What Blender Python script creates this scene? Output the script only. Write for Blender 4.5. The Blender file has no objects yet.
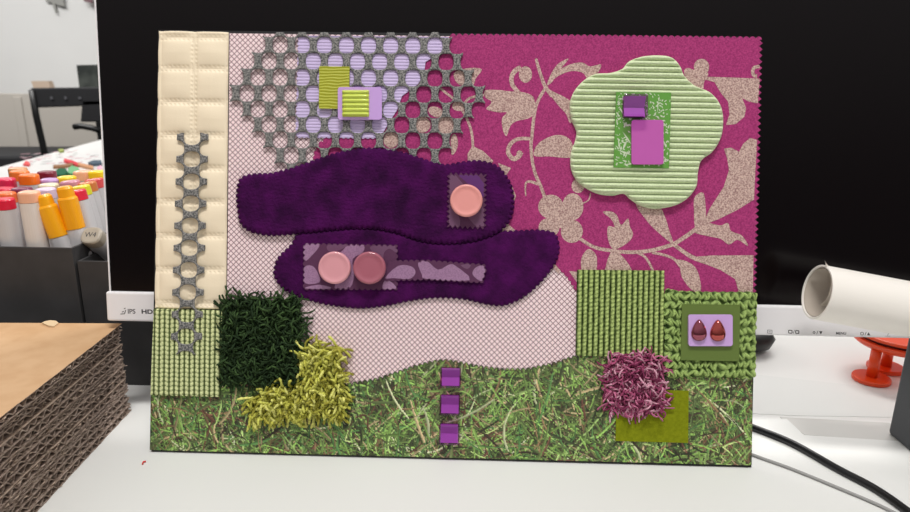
import bpy, bmesh, math, random
import numpy as np
from mathutils import Vector, Matrix
from mathutils.geometry import tessellate_polygon

random.seed(7); np.random.seed(7)
SC = bpy.context.scene
COL = SC.collection
MM = 0.001

# ------------------------------------------------------------------ camera
F = 657.0
CAMC = np.array([0.01242435, -0.40525426, 0.25895376]) * 1000
CAMR = np.array([[0.9995497, -0.01951337, 0.02279535],
                 [0.02715639, 0.26511, -0.96383568],
                 [0.01276441, 0.9640207, 0.26552053]])
cam = bpy.data.cameras.new('camera'); camo = bpy.data.objects.new('camera', cam); COL.objects.link(camo)
cam.sensor_width = 36; cam.lens = F / 910 * 36; cam.clip_start = 0.01; cam.clip_end = 50
m = Matrix([list(CAMR[i]) + [CAMC[i] * MM] for i in range(3)] + [[0, 0, 0, 1]])
camo.matrix_world = m
cam.dof.use_dof = True; cam.dof.focus_distance = 0.47; cam.dof.aperture_fstop = 13
SC.camera = camo
SC.view_settings.view_transform = 'Standard'; SC.view_settings.look = 'None'
SC.view_settings.gamma = 1; SC.view_settings.use_curve_mapping = False
SC.view_settings.exposure = 0.0

# ------------------------------------------------------------------ world, ceiling lights and an added fill
w = bpy.data.worlds.new('world'); SC.world = w; w.use_nodes = True
nt = w.node_tree; bg = nt.nodes['Background']
tc = nt.nodes.new('ShaderNodeTexCoord'); sp = nt.nodes.new('ShaderNodeSeparateXYZ')
rp = nt.nodes.new('ShaderNodeValToRGB')
nt.links.new(tc.outputs['Generated'], sp.inputs[0]); nt.links.new(sp.outputs['Z'], rp.inputs[0])
rp.color_ramp.elements[0].position = 0.1; rp.color_ramp.elements[0].color = (0.12, 0.115, 0.11, 1)
rp.color_ramp.elements[1].position = 0.5; rp.color_ramp.elements[1].color = (0.62, 0.61, 0.60, 1)
nt.links.new(rp.outputs[0], bg.inputs[0]); bg.inputs[1].default_value = 0.95

def area(name, loc, target, sx, sy, power, col=(1, 0.985, 0.96)):
    l = bpy.data.lights.new(name, 'AREA'); l.shape = 'RECTANGLE'; l.size = sx; l.size_y = sy
    l.energy = power; l.color = col
    o = bpy.data.objects.new(name, l); COL.objects.link(o); o.location = loc
    o.rotation_euler = (Vector(target) - Vector(loc)).to_track_quat('-Z', 'Y').to_euler()
    return o
area('ceiling_light', (0.02, -0.42, 1.72), (0, 0.02, 0.12), 0.62, 0.16, 20)
area('ceiling_light', (-2.4, 2.2, 1.75), (-2.4, 2.8, 0), 1.6, 1.0, 62)
area('ceiling_light', (0.75, 1.0, 1.55), (0.35, 0.2, 0), 0.9, 0.3, 17)  # unseen fill added behind the monitor to brighten the desk at the right

# ------------------------------------------------------------------ helpers
def ray(x, y):
    return CAMR @ np.array([(x - 455) / F, (256 - y) / F, -1.0])
def on_z(x, y, z=0.0):
    d = ray(x, y); return CAMC + d * (z - CAMC[2]) / d[2]
def on_y(x, y, Y):
    d = ray(x, y); return CAMC + d * (Y - CAMC[1]) / d[1]
LEAN = math.radians(15)
BU = np.array([1.0, 0, 0]); BV = np.array([0, math.sin(LEAN), math.cos(LEAN)]); BN = np.array([0, -math.cos(LEAN), math.sin(LEAN)])
def B(x, y, h=1.0):
    """point of the leaning board's plane (mm along, mm up) seen at this place of the photo, h mm above the board"""
    x = np.asarray(x, float); y = np.asarray(y, float)
    dx = (x - 455) / F; dy = (256 - y) / F
    d = [CAMR[i, 0] * dx + CAMR[i, 1] * dy - CAMR[i, 2] for i in range(3)]
    nd = d[0] * BN[0] + d[1] * BN[1] + d[2] * BN[2]
    s = (h - CAMC @ BN) / nd
    P = [CAMC[i] + d[i] * s for i in range(3)]
    return P[0], P[1] * BV[1] + P[2] * BV[2]
BMAT = Matrix.Rotation(math.radians(75), 4, 'X')

def lin(c):
    return tuple(((v / 255) / 12.92 if v / 255 <= 0.04045 else ((v / 255 + 0.055) / 1.055) ** 2.4) for v in c)

def mat(name, rgb=(200, 200, 200), rough=0.6, metal=0, spec=0.5, noise=None, rgb2=None, bump=None, attr=False,
        sheen=0, sheen_tint=None, coat=0, trans=0, ior=1.45, stretch=None, sub=0):
    """noise=(scale, lo, hi) mixes rgb with rgb2 ; bump=(scale, strength, distance)"""
    M_ = bpy.data.materials.new(name); M_.use_nodes = True; n = M_.node_tree
    b = n.nodes['Principled BSDF']
    b.inputs['Roughness'].default_value = rough; b.inputs['Metallic'].default_value = metal
    if rough >= 0.8 and spec == 0.5: spec = 0.18
    b.inputs['Specular IOR Level'].default_value = spec
    b.inputs['Coat Weight'].default_value = coat; b.inputs['Coat Roughness'].default_value = 0.08
    b.inputs['Transmission Weight'].default_value = trans; b.inputs['IOR'].default_value = ior
    b.inputs['Sheen Weight'].default_value = sheen; b.inputs['Sheen Roughness'].default_value = 0.4
    if sheen_tint: b.inputs['Sheen Tint'].default_value = (*lin(sheen_tint), 1)
    src = None
    t = n.nodes.new('ShaderNodeTexCoord'); mp = n.nodes.new('ShaderNodeMapping')
    n.links.new(t.outputs['Object'], mp.inputs[0])
    if stretch: mp.inputs['Scale'].default_value = stretch
    c1 = n.nodes.new('ShaderNodeRGB'); c1.outputs[0].default_value = (*lin(rgb), 1); src = c1.outputs[0]
    if attr:
        a = n.nodes.new('ShaderNodeAttribute'); a.attribute_name = 'Col'; src = a.outputs['Color']
    if noise:
        nz = n.nodes.new('ShaderNodeTexNoise'); nz.inputs['Scale'].default_value = noise[0]; nz.inputs['Detail'].default_value = 3
        n.links.new(mp.outputs[0], nz.inputs['Vector'])
        mr = n.nodes.new('ShaderNodeMapRange'); mr.inputs[1].default_value = noise[1]; mr.inputs[2].default_value = noise[2]
        n.links.new(nz.outputs[0], mr.inputs[0])
        mx = n.nodes.new('ShaderNodeMix'); mx.data_type = 'RGBA'
        n.links.new(mr.outputs[0], mx.inputs[0]); n.links.new(src, mx.inputs[6])
        if rgb2 is not None and not attr: mx.inputs[7].default_value = (*lin(rgb2), 1)
        else:
            ml = n.nodes.new('ShaderNodeMix'); ml.data_type = 'RGBA'; ml.blend_type = 'MULTIPLY'; ml.inputs[0].default_value = 1
            n.links.new(src, ml.inputs[6]); ml.inputs[7].default_value = (*(v / 1.0 for v in (rgb2 or (0.6, 0.6, 0.6))), 1)
            n.links.new(ml.outputs[2], mx.inputs[7])
        src = mx.outputs[2]
    n.links.new(src, b.inputs['Base Color'])
    if bump:
        nb = n.nodes.new('ShaderNodeTexNoise'); nb.inputs['Scale'].default_value = bump[0]; nb.inputs['Detail'].default_value = 4
        n.links.new(mp.outputs[0], nb.inputs['Vector'])
        bp = n.nodes.new('ShaderNodeBump'); bp.inputs['Strength'].default_value = bump[1]; bp.inputs['Distance'].default_value = bump[2]
        n.links.new(nb.outputs[0], bp.inputs['Height']); n.links.new(bp.outputs[0], b.inputs['Normal'])
    return M_

class MB:
    def __init__(s): s.v = []; s.f = []; s.mi = []; s.c = None
    def add(s, vs, fs, mi=0):
        o = len(s.v); s.v += [tuple(p) for p in vs]; s.f += [tuple(i + o for i in f) for f in fs]; s.mi += [mi] * len(fs); return s
    def box(s, x0, x1, y0, y1, z0, z1, mi=0):
        return s.add([(x0, y0, z0), (x1, y0, z0), (x1, y1, z0), (x0, y1, z0), (x0, y0, z1), (x1, y0, z1), (x1, y1, z1), (x0, y1, z1)],
                     [(0, 3, 2, 1), (4, 5, 6, 7), (0, 1, 5, 4), (1, 2, 6, 5), (2, 3, 7, 6), (3, 0, 4, 7)], mi)
    def prism(s, pts, z0, z1, mi=0, side=None, flip=False):
        a = sum(pts[i][0] * pts[(i + 1) % len(pts)][1] - pts[(i + 1) % len(pts)][0] * pts[i][1] for i in range(len(pts)))
        if a < 0: pts = pts[::-1]
        n = len(pts); o = len(s.v)
        s.v += [(p[0], p[1], z1) for p in pts] + [(p[0], p[1], z0) for p in pts]
        tr = tessellate_polygon([[Vector((p[0], p[1], 0)) for p in pts]])
        for t in tr:
            A, Bq, C = [pts[i] for i in t]
            if (Bq[0] - A[0]) * (C[1] - A[1]) - (Bq[1] - A[1]) * (C[0] - A[0]) < 0: t = t[::-1]
            s.f.append(tuple(i + o for i in t)); s.mi.append(mi)
            s.f.append(tuple(i + o + n for i in t[::-1])); s.mi.append(mi)
        for i in range(n):
            j = (i + 1) % n
            s.f.append((o + i, o + n + i, o + n + j, o + j)); s.mi.append(mi if side is None else side)
        return s
    def flat(s, pts, z, mi=0):
        a = sum(pts[i][0] * pts[(i + 1) % len(pts)][1] - pts[(i + 1) % len(pts)][0] * pts[i][1] for i in range(len(pts)))
        if a < 0: pts = pts[::-1]
        o = len(s.v); s.v += [(p[0], p[1], z) for p in pts]
        for t in tessellate_polygon([[Vector((p[0], p[1], 0)) for p in pts]]):
            A, Bq, C = [pts[i] for i in t]
            if (Bq[0] - A[0]) * (C[1] - A[1]) - (Bq[1] - A[1]) * (C[0] - A[0]) < 0: t = t[::-1]
            s.f.append(tuple(i + o for i in t)); s.mi.append(mi)
        return s
    def lathe(s, prof, n=40, mi=0, c=(0, 0)):
        o = len(s.v)
        for r, z in prof:
            for k in range(n):
                a = 2 * math.pi * k / n; s.v.append((c[0] + r * math.cos(a), c[1] + r * math.sin(a), z))
        for i in range(len(prof) - 1):
            for k in range(n):
                s.f.append((o + i * n + k, o + i * n + (k + 1) % n, o + (i + 1) * n + (k + 1) % n, o + (i + 1) * n + k)); s.mi.append(mi)
        return s
    def tube(s, pts, r, n=6, mi=0, cap=True):
        pts = [Vector(p) for p in pts]; o = len(s.v); m_ = len(pts)
        rs = r if hasattr(r, '__len__') else [r] * m_
        ref = None
        for i, p in enumerate(pts):
            t = (pts[min(i + 1, m_ - 1)] - pts[max(i - 1, 0)])
            if t.length < 1e-9: t = Vector((0, 0, 1))
            t.normalize()
            if ref is None:
                ref = t.orthogonal().normalized()
            ref = (ref - t * ref.dot(t)).normalized(); bn = t.cross(ref)
            for k in range(n):
                a = 2 * math.pi * k / n; s.v.append(tuple(p + (ref * math.cos(a) + bn * math.sin(a)) * rs[i]))
        for i in range(m_ - 1):
            for k in range(n):
                s.f.append((o + i * n + k, o + i * n + (k + 1) % n, o + (i + 1) * n + (k + 1) % n, o + (i + 1) * n + k)); s.mi.append(mi)
        if cap:
            s.f.append(tuple(o + k for k in range(n))[::-1]); s.f.append(tuple(o + (m_ - 1) * n + k for k in range(n))); s.mi += [mi, mi]
        return s
    def build(s, name, mats, parent=None, matrix=None, centre=None, smooth=False, bevel=0, seg=2, label=None, cat=None, group=None, kind=None):
        """vertices in mm; matrix = rotation of the local frame; centre (mm, local) becomes the object's origin"""
        V = np.array(s.v, float)
        if centre is None:
            c = (V.min(0) + V.max(0)) / 2; c[2] = V[:, 2].min()
            if parent is not None: c = np.zeros(3)
        else: c = np.array(centre, float)
        V = (V - c) * MM
        me = bpy.data.meshes.new(name); me.from_pydata([tuple(v) for v in V], [], s.f)
        if not isinstance(mats, (list, tuple)): mats = [mats]
        for q in mats: me.materials.append(q)
        me.polygons.foreach_set('material_index', s.mi)
        if smooth: me.polygons.foreach_set('use_smooth', [True] * len(s.f))
        if s.c is not None:
            at = me.color_attributes.new('Col', 'FLOAT_COLOR', 'POINT')
            C = np.ones((len(V), 4), np.float32); C[:, :3] = s.c; at.data.foreach_set('color', C.ravel())
        me.update()
        o = bpy.data.objects.new(name, me); COL.objects.link(o)
        L = Matrix.Translation(Vector(c * MM))
        if parent is not None: o.parent = parent; o.matrix_local = L
        else: o.matrix_world = (matrix or Matrix.Identity(4)) @ L
        if bevel:
            bv = o.modifiers.new('bevel', 'BEVEL'); bv.width = bevel * MM; bv.segments = seg; bv.limit_method = 'ANGLE'; bv.angle_limit = math.radians(40)
        tag(o, label, cat, group, kind)
        return o

def tag(o, label=None, cat=None, group=None, kind=None):
    if label: o['label'] = label
    if cat: o['category'] = cat
    if group: o['group'] = group
    if kind: o['kind'] = kind
    return o

def empty(name, loc, label, cat, group=None, matrix=None):
    o = bpy.data.objects.new(name, None); COL.objects.link(o); o.empty_display_size = 0.02
    o.matrix_world = (matrix or Matrix.Identity(4)) if loc is None else Matrix.Translation(Vector(loc) * MM) @ (matrix or Matrix.Identity(4))
    return tag(o, label, cat, group)

def smooth_closed(pts, k=6):
    out = []; n = len(pts)
    for i in range(n):
        p0, p1, p2, p3 = [np.array(pts[(i + j - 1) % n], float) for j in range(4)]
        for t in np.arange(k) / k:
            out.append(0.5 * ((2 * p1) + (-p0 + p2) * t + (2 * p0 - 5 * p1 + 4 * p2 - p3) * t * t + (-p0 + 3 * p1 - 3 * p2 + p3) * t ** 3))
    return [tuple(p) for p in out]
def smooth_open(pts, k=8):
    P = [pts[0]] + list(pts) + [pts[-1]]; out = []
    for i in range(1, len(P) - 2):
        p0, p1, p2, p3 = [np.array(P[i + j - 1], float) for j in range(4)]
        for t in np.arange(k) / k:
            out.append(0.5 * ((2 * p1) + (-p0 + p2) * t + (2 * p0 - 5 * p1 + 4 * p2 - p3) * t * t + (-p0 + 3 * p1 - 3 * p2 + p3) * t ** 3))
    out.append(np.array(pts[-1], float))
    return [tuple(p) for p in out]
def resample(pts, step, closed):
    P = np.array(pts, float)
    if closed: P = np.vstack([P, P[:1]])
    d = np.hypot(*np.diff(P, axis=0).T); s_ = np.r_[0, np.cumsum(d)]; n = max(2, int(round(s_[-1] / step)))
    t = np.linspace(0, s_[-1], n + 1); Q = np.c_[np.interp(t, s_, P[:, 0]), np.interp(t, s_, P[:, 1])]
    return Q[:-1] if closed else Q, s_[-1]
def jag(pts, pitch, amp, kind='scallop', closed=True, out=1):
    """pinking shears: a line of scallops or teeth along a polyline"""
    sub = 8 if kind == 'scallop' else 4
    Q, L = resample(pts, pitch / sub, closed); n = len(Q)
    per = max(1, round(L / pitch)); R = []
    for i, q in enumerate(Q):
        a = Q[(i - 1) % n] if closed else Q[max(i - 1, 0)]; b = Q[(i + 1) % n] if closed else Q[min(i + 1, n - 1)]
        t = b - a; t /= (np.hypot(*t) + 1e-9); nr = np.array([t[1], -t[0]]) * out
        ph = i / n * per if closed else i / (n - 1) * per
        if kind == 'scallop': e = abs(math.sin(math.pi * ph)) ** 0.5
        else: e = 1 - abs(2 * (ph % 1) - 1)
        R.append(tuple(q + nr * amp * (e - 0.5)))
    return R
def b2(pts, h):
    P = np.array(pts, float); u, v = B(P[:, 0], P[:, 1], h); return list(zip(u, v))

def sdf_poly(P):
    P = np.array(P, float); Q = np.roll(P, -1, 0)
    def f(X, Y):
        sh = X.shape; x = X.ravel(); y = Y.ravel(); best = np.full(x.size, 1e18); ins = np.zeros(x.size, bool)
        for (ax, ay), (bx, by) in zip(P, Q):
            ex, ey = bx - ax, by - ay; wx, wy = x - ax, y - ay
            t = np.clip((wx * ex + wy * ey) / (ex * ex + ey * ey + 1e-12), 0, 1)
            best = np.minimum(best, (wx - ex * t) ** 2 + (wy - ey * t) ** 2)
            if ay != by:
                c = ((ay > y) != (by > y)) & (x < (bx - ax) * (y - ay) / (by - ay) + ax); ins ^= c
        d = np.sqrt(best); return np.where(ins, -d, d).reshape(sh)
    return f

def gridslab(sdf, bbox, step, n0, hfun, colfun=None, href=None, mi=0):
    """solid sheet cut to sdf<0 (photo-plane units), top height hfun(x, y, d) mm, underside at n0 mm"""
    x0, y0, x1, y1 = bbox
    xs = np.arange(x0, x1 + step, step); ys = np.arange(y0, y1 + step, step)
    X, Y = np.meshgrid(xs, ys); D = sdf(X, Y); D = np.where(np.abs(D) < 1e-6, 1e-6, D)
    I = D < 0; ny, nx = X.shape
    vx = []; vy = []; idx = {}
    def gv(i, j):
        k = (i, j)
        if k not in idx: idx[k] = len(vx); vx.append(X[i, j]); vy.append(Y[i, j])
        return idx[k]
    def ev(i, j, a, b):
        k = (i, j, a, b) if (i, j) < (a, b) else (a, b, i, j)
        if k not in idx:
            t = D[i, j] / (D[i, j] - D[a, b]); idx[k] = len(vx)
            vx.append(X[i, j] + t * (X[a, b] - X[i, j])); vy.append(Y[i, j] + t * (Y[a, b] - Y[i, j]))
        return idx[k]
    faces = []; walls = []
    cnt = I[:-1, :-1].astype(int) + I[1:, :-1] + I[:-1, 1:] + I[1:, 1:]
    for i, j in zip(*np.nonzero(cnt)):
        cs = [(i, j), (i + 1, j), (i + 1, j + 1), (i, j + 1)]
        if cnt[i, j] == 4: faces.append(tuple(gv(*c) for c in cs)); continue
        poly = []; edge = []
        for q in range(4):
            a, b = cs[q], cs[(q + 1) % 4]
            if I[a]: poly.append(gv(*a))
            if I[a] != I[b]:
                e = ev(*a, *b); poly.append(e); edge.append((e, I[a]))
        if len(poly) > 2: faces.append(tuple(poly))
        for q in range(len(edge)):
            if edge[q][1]:
                walls.append((edge[q][0], edge[(q + 1) % len(edge)][0]))
    vx = np.array(vx); vy = np.array(vy); d = sdf(vx, vy)
    h = hfun(vx, vy, d) if callable(hfun) else np.full(vx.size, float(hfun))
    if href is None: href = float(np.max(h))
    u, v = B(vx, vy, href)
    if len(faces) and len(vx):   # image y runs down, so reverse nothing if the winding already faces out
        f0 = faces[0]; ar = 0
        for q in range(len(f0)):
            a, b = f0[q], f0[(q + 1) % len(f0)]; ar += u[a] * v[b] - u[b] * v[a]
        if ar < 0: faces = [f[::-1] for f in faces]; walls = [(b, a) for a, b in walls]
    mb = MB(); N = len(vx)
    mb.v = [(u[k], v[k], h[k]) for k in range(N)]; mb.f = list(faces); mb.mi = [mi] * len(faces)
    low = {}
    for a, b in walls:
        for q in (a, b):
            if q not in low: low[q] = len(mb.v); mb.v.append((u[q], v[q], n0))
        mb.f.append((b, a, low[a], low[b])); mb.mi.append(mi)
    if colfun is not None:
        c = colfun(vx, vy, d)
        mb.c = np.vstack([c, c[list(low.keys())] if low else np.zeros((0, 3))])
    return mb

def rect(x0, y0, x1, y1, rot=0.016):
    """a rectangle of the board's own run (its lines drop slightly to the right)"""
    w_, h_ = x1 - x0, y1 - y0; cx, cy = (x0 + x1) / 2, (y0 + y1) / 2
    return [(cx + a * w_ / 2 - b * h_ / 2 * rot, cy + b * h_ / 2 + a * w_ / 2 * rot) for a, b in ((-1, -1), (1, -1), (1, 1), (-1, 1))]
def rrect(x0, y0, x1, y1, r, n=5):
    out = []
    for cx, cy, a0 in ((x1 - r, y1 - r, 0), (x0 + r, y1 - r, 90), (x0 + r, y0 + r, 180), (x1 - r, y0 + r, 270)):
        for k in range(n + 1):
            a = math.radians(a0 + 90 * k / n); out.append((cx + r * math.cos(a), cy + r * math.sin(a)))
    return out
def noise2(x, y, s, seed=0):
    r = np.random.RandomState(seed); v = np.zeros_like(x)
    for k in range(7):
        a = r.uniform(0, 6.28); f = s * r.uniform(0.5, 1.8); v += np.sin((x * math.cos(a) + y * math.sin(a)) * f + r.uniform(0, 6.28))
    return v / 4

# ------------------------------------------------------------------ materials
M_desk = mat('desk_laminate', (233, 232, 229), 0.32, noise=(6, 0.3, 0.7), rgb2=(229, 228, 226))
M_paper = mat('white_sheet', (227, 227, 224), 0.45)
M_greystrip = mat('strip_grey', (203, 201, 197), 0.5)
M_wall = mat('wall_paint', (220, 220, 219), 0.8, noise=(2, 0.3, 0.7), rgb2=(214, 214, 213))
M_panel = mat('beige_panel', (176, 170, 162), 0.7)
M_floor = mat('dark_carpet', (60, 58, 56), 0.9, noise=(60, 0.4, 0.6), rgb2=(48, 46, 45))
M_black = mat('black_plastic', (18, 18, 19), 0.4)
M_blackfab = mat('black_mesh_fabric', (30, 30, 33), 0.75)
M_screen = mat('glossy_screen', (9, 4, 6), 0.2, spec=0.32)
M_white = mat('white_plastic', (246, 243, 245), 0.35)
M_darkgrey = mat('charcoal_plastic', (66, 68, 72), 0.45, bump=(900, 0.15, 0.0002))
M_boxgrey = mat('charcoal_board', (58, 57, 58), 0.6, noise=(40, 0.4, 0.65), rgb2=(66, 65, 66))
M_orange = mat('orange_plastic', (232, 72, 22), 0.35, coat=0.2)
M_orange_d = mat('dark_red_plastic', (95, 22, 14), 0.5)
M_kraft = mat('kraft_liner', (204, 166, 126), 0.75, noise=(70, 0.35, 0.65), rgb2=(196, 156, 115))
M_kraft_e = mat('cut_cardboard_edge', (186, 168, 156), 0.85, noise=(400, 0.3, 0.7), rgb2=(122, 104, 92))
M_torn = mat('torn_paper_fibre', (196, 176, 158), 0.9)
M_roll = mat('paper_roll', (247, 241, 233), 0.55)
M_rollcore = mat('paper_roll_inside', (190, 178, 165), 0.7)
M_ink = mat('dark_grey_print', (70, 68, 72), 0.6)

# ------------------------------------------------------------------ the room
HALF = 1e5
mb = MB().box(-6000, 3000, -2500, 5200, -760, -740); mb.build('floor', M_floor, centre=(0, 0, -740), kind='structure')
# far wall recedes to the right
a = on_y(-60, 93, 3600); 
wall = MB().box(-3800, 3200, 0, 80, -740, 2000)
wall.build('wall_back', M_wall, centre=(0, 0, 0), matrix=Matrix.Translation((-2.2, 4.25, 0)) @ Matrix.Rotation(math.radians(9), 4, 'Z'), kind='structure')
# desk: its left edge runs away from us
DZ = -1.0
l0 = on_z(0, 167, DZ); l1 = on_z(100, 140, DZ)
dirv = (l1 - l0) / np.linalg.norm(l1 - l0)
near = l0 - dirv * 1900; far = l0 + dirv * 1400
dk = [(near[0], near[1]), (1100, near[1]), (1100, far[1]), (far[0], far[1])]
desk = empty('desk', (0, 0, -740), 'long white laminate desk carrying the board, monitor, markers and scraps', 'desk')
MB().prism([(x, y) for x, y in dk], DZ + 740 - 28, DZ + 740).build('desktop', M_desk, parent=desk, bevel=1)
for lx, ly in ((-900, -300), (950, -300), (-1150, 2000), (950, 2000)):
    MB().box(lx - 25, lx + 25, ly - 25, ly + 25, 0, 710).build('leg', M_white, parent=desk)

# beige low partition, dark bench, chair, monitor, card box (far behind)
pt = on_y(0, 95, 3600); 
RB = Matrix.Rotation(math.radians(9), 4, 'Z')
p = MB(); p.box(-1500, 1300, 0, 60, -400, pt[2] + 8)
for k in range(-2, 3): p.box(k * 520 - 22, k * 520 + 22, -10, 0, -400, pt[2] - 10)
p.build('low_cabinet', [M_panel], centre=(0, 0, -400), matrix=Matrix.Translation((-2.75, 3.62, 0)) @ RB, bevel=3,
        label='low beige cabinet panel along the far white wall', cat='cabinet')
be = on_y(20, 150, 3300)
b_ = MB(); b_.box(-1100, 900, -300, 180, -740, be[2] + 2)
b_.build('bench', M_blackfab, matrix=Matrix.Translation((be[0] * MM, 3.30, 0)) @ RB, centre=(0, 0, -740), bevel=15,
         label='dark bench seat in front of the far beige cabinet', cat='bench')
# chair
cy_ = 2700
def FY(x, y, Y=cy_): q = on_y(x, y, Y); return (q[0], q[2])
ctl, ctr = FY(30, 89), FY(104, 86); cbl = FY(36, 108); 
ch = empty('office_chair', (FY(60, 100)[0], cy_, -740), 'black office chair with an open frame back beyond the far desk edge', 'chair')
cx0, cz0 = FY(60, 100)[0], -740
def CP(x, y, Y=cy_): q = on_y(x, y, Y); return (q[0] - cx0, Y - cy_, q[2] - cz0)
def quad_slab(pts, t):
    m_ = MB(); P = [np.array(q) for q in pts]; vs = [tuple(q) for q in P] + [(q[0], q[1] + t, q[2]) for q in P]
    m_.add(vs, [(0, 1, 2, 3), (7, 6, 5, 4), (0, 4, 5, 1), (1, 5, 6, 2), (2, 6, 7, 3), (3, 7, 4, 0)]); return m_
bk = quad_slab([CP(31, 108), CP(116, 105), CP(116, 87), CP(30, 88)], 35); bk.build('backrest', M_blackfab, parent=ch, bevel=6)
for k in range(3):
    q = CP(52 + 14 * k, 98); s_ = MB(); s_.box(q[0] - 6, q[0] + 6, q[1] - 4, q[1], q[2] - 6, q[2] + 6); s_.build('rivet', mat('grey_rivet', (90, 90, 95), 0.5), parent=ch)
MB().tube([CP(32, 90), CP(36, 115), CP(44, 150), CP(50, 175)], 15, 8).build('back_post', M_black, parent=ch, smooth=True)
MB().tube([CP(113, 90), CP(114, 115), CP(117, 150), CP(120, 175)], 15, 8).build('back_post', M_black, parent=ch, smooth=True)
quad_slab([CP(80, 122), CP(116, 122), CP(116, 100), CP(82, 100)], 25).build('lumbar_pad', M_blackfab, parent=ch, bevel=6)
ar = MB(); ar.tube([CP(74, 127), CP(80, 126), CP(92, 128), CP(100, 131)], 14, 8); ar.build('armrest', M_black, parent=ch, smooth=True)
se = MB().box(-60, 420, -150, 330, 330, 400); se.build('seat', M_blackfab, parent=ch, bevel=20)
MB().lathe([(28, 60), (28, 330)], 16).build('column', M_black, parent=ch, smooth=True)
for k in range(5):
    a = k * 1.2566; MB().tube([(0, 0, 75), (270 * math.cos(a), 270 * math.sin(a), 30)], [22, 14], 8).build('base_leg', M_black, parent=ch)
# far monitor
fm = empty('computer_monitor', (on_y(92, 75, 3250)[0], 3250, be[2] + 3), 'small black screen standing behind the office chair, far back', 'monitor')
fz = be[2] + 3; fx = on_y(92, 75, 3250)[0]
def FP(x, y, Y=3250): q = on_y(x, y, Y); return (q[0] - fx, Y - 3250, q[2] - fz)
quad_slab([FP(79, 88), FP(120, 88), FP(120, 64), FP(76, 65)], 30).build('display', mat('dark_display', (38, 42, 40), 0.5, noise=(6, 0.45, 0.6), rgb2=(70, 74, 70)), parent=fm, bevel=4)
MB().box(-20, 20, 10, 30, 0, FP(92, 88)[2]).build('stand', M_black, parent=fm)
# tan box behind chair
q = on_y(41, 88, 3100)
tb = MB(); A0 = on_y(35, 90, 3640); A1 = on_y(52, 89, 3640); A2 = on_y(48, 81, 3640); A3 = on_y(31, 81, 3640)
mtb = MB(); vs = [tuple(A0), tuple(A1), tuple(A2), tuple(A3)]; vs += [(v[0], v[1] + 45, v[2]) for v in vs]
vs[0] = (vs[0][0], vs[0][1], pt[2] + 8.2); vs[1] = (vs[1][0], vs[1][1], pt[2] + 8.2); vs[4] = (vs[4][0], vs[4][1], pt[2] + 8.2); vs[5] = (vs[5][0], vs[5][1], pt[2] + 8.2)
mtb.add(vs, [(0, 1, 2, 3), (7, 6, 5, 4), (0, 4, 5, 1), (1, 5, 6, 2), (2, 6, 7, 3), (3, 7, 4, 0)])
mtb.build('cardboard_box', mat('tan_card', (188, 168, 150), 0.8), label='tan cardboard box standing up behind the office chair', cat='box')
# leaf cut-outs on the far wall
def wall_cut(name, pts, m_, label):
    P = [on_y(x, y, 4145) for x, y in pts]
    c = np.mean(P, 0); mm_ = MB(); mm_.prism([(q[0] - c[0], q[2] - c[2]) for q in P], 0, 12)
    # local xy -> world xz, facing us
    M4 = Matrix.Translation(Vector(c) * MM) @ Matrix.Rotation(math.radians(90), 4, 'X')
    mm_.build(name, m_, matrix=M4, centre=(0, 0, 0), label=label, cat='wall decoration')
wall_cut('wall_decoration', [(46, -6), (47, 2), (52, 2.5), (53.5, 4), (55, 9), (56.5, 13), (57.8, 12.5), (56.5, 7), (56, 3.5), (59, 5), (65.5, 6.5), (64.5, 2), (64, -6)],
         mat('grey_leaf', (150, 150, 146), 0.8), 'grey leaf-shaped cut-out high on the far white wall')
wall_cut('wall_decoration', [(84, -6), (85, 1.5), (89, 2.5), (93, 3), (94, -6)], mat('maroon_leaf', (120, 95, 100), 0.8),
         'dull maroon cut-out high on the far wall next to the monitor edge')

# front sheets on the desk
def desk_sheet(name, pts, z0, z1, m_, label, cat='sheet'):
    P = [on_z(x, y, z1) if isinstance(x, (int, float)) and not isinstance(x, bool) else None for x, y in pts]
    mb_ = MB().prism([(q[0], q[1]) for q in P], z0, z1); return mb_.build(name, m_, label=label, cat=cat)
S = [(-330, 69), (266, 70), (268, 46), (329, 41), (520, 36), (520, -330), (-330, -330)]
# flat pale grey strip on the bare desk, the large white sheet beside it
MB().prism([(262, 73), (345, 68), (345, 40.8), (329, 41.2), (269, 46.5)], DZ, DZ + 0.3).build('grey_strip', M_greystrip,
    label='pale grey strip lying behind the notched white sheet', cat='card')
MB().prism(S, DZ, DZ + 0.42).build('drawing_sheet', M_paper, label='large white sheet with a notched back edge on the desk under the board', cat='paper')
MB().prism([(279 - 60, 163), (354, 134), (470, 96), (470, 79), (275, 76), (215, 79)], DZ, DZ + 0.25).build('paper_sheet', M_paper,
    label='thin white sheet on the desk under the monitor, near the orange spool', cat='paper')

# ------------------------------------------------------------------ the large monitor
T = math.radians(8); TT = math.tan(T); Y0 = 39.2
MZ = 72.0
def MP(x, y, off=0.0):
    """point of the tilted screen plane, in the monitor's own frame (mm)"""
    d = ray(x, y); s_ = (Y0 - CAMC[1] + TT * CAMC[2] - off / math.cos(T)) / (d[1] - TT * d[2]); P = CAMC + d * s_
    o = np.array([0, Y0 + MZ * TT, MZ]); r = P - o
    return r[0], -off, r[1] * math.sin(T) + r[2] * math.cos(T)
MMAT = Matrix.Translation((0, (Y0 + MZ * TT) * MM, MZ * MM)) @ Matrix.Rotation(-T, 4, 'X')
mon = empty('computer_monitor', None, 'large black widescreen monitor with white chin standing behind the collage', 'monitor', matrix=MMAT)
lx = MP(101.2, 130)[0]; RX = 440; TOPZ = 330
cz1 = 28.7; cz0_ = 6.4
MB().box(lx + 1.2, RX - 1.2, 0, 2, 8, TOPZ - 1.2).build('screen', M_screen, parent=mon)
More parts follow.
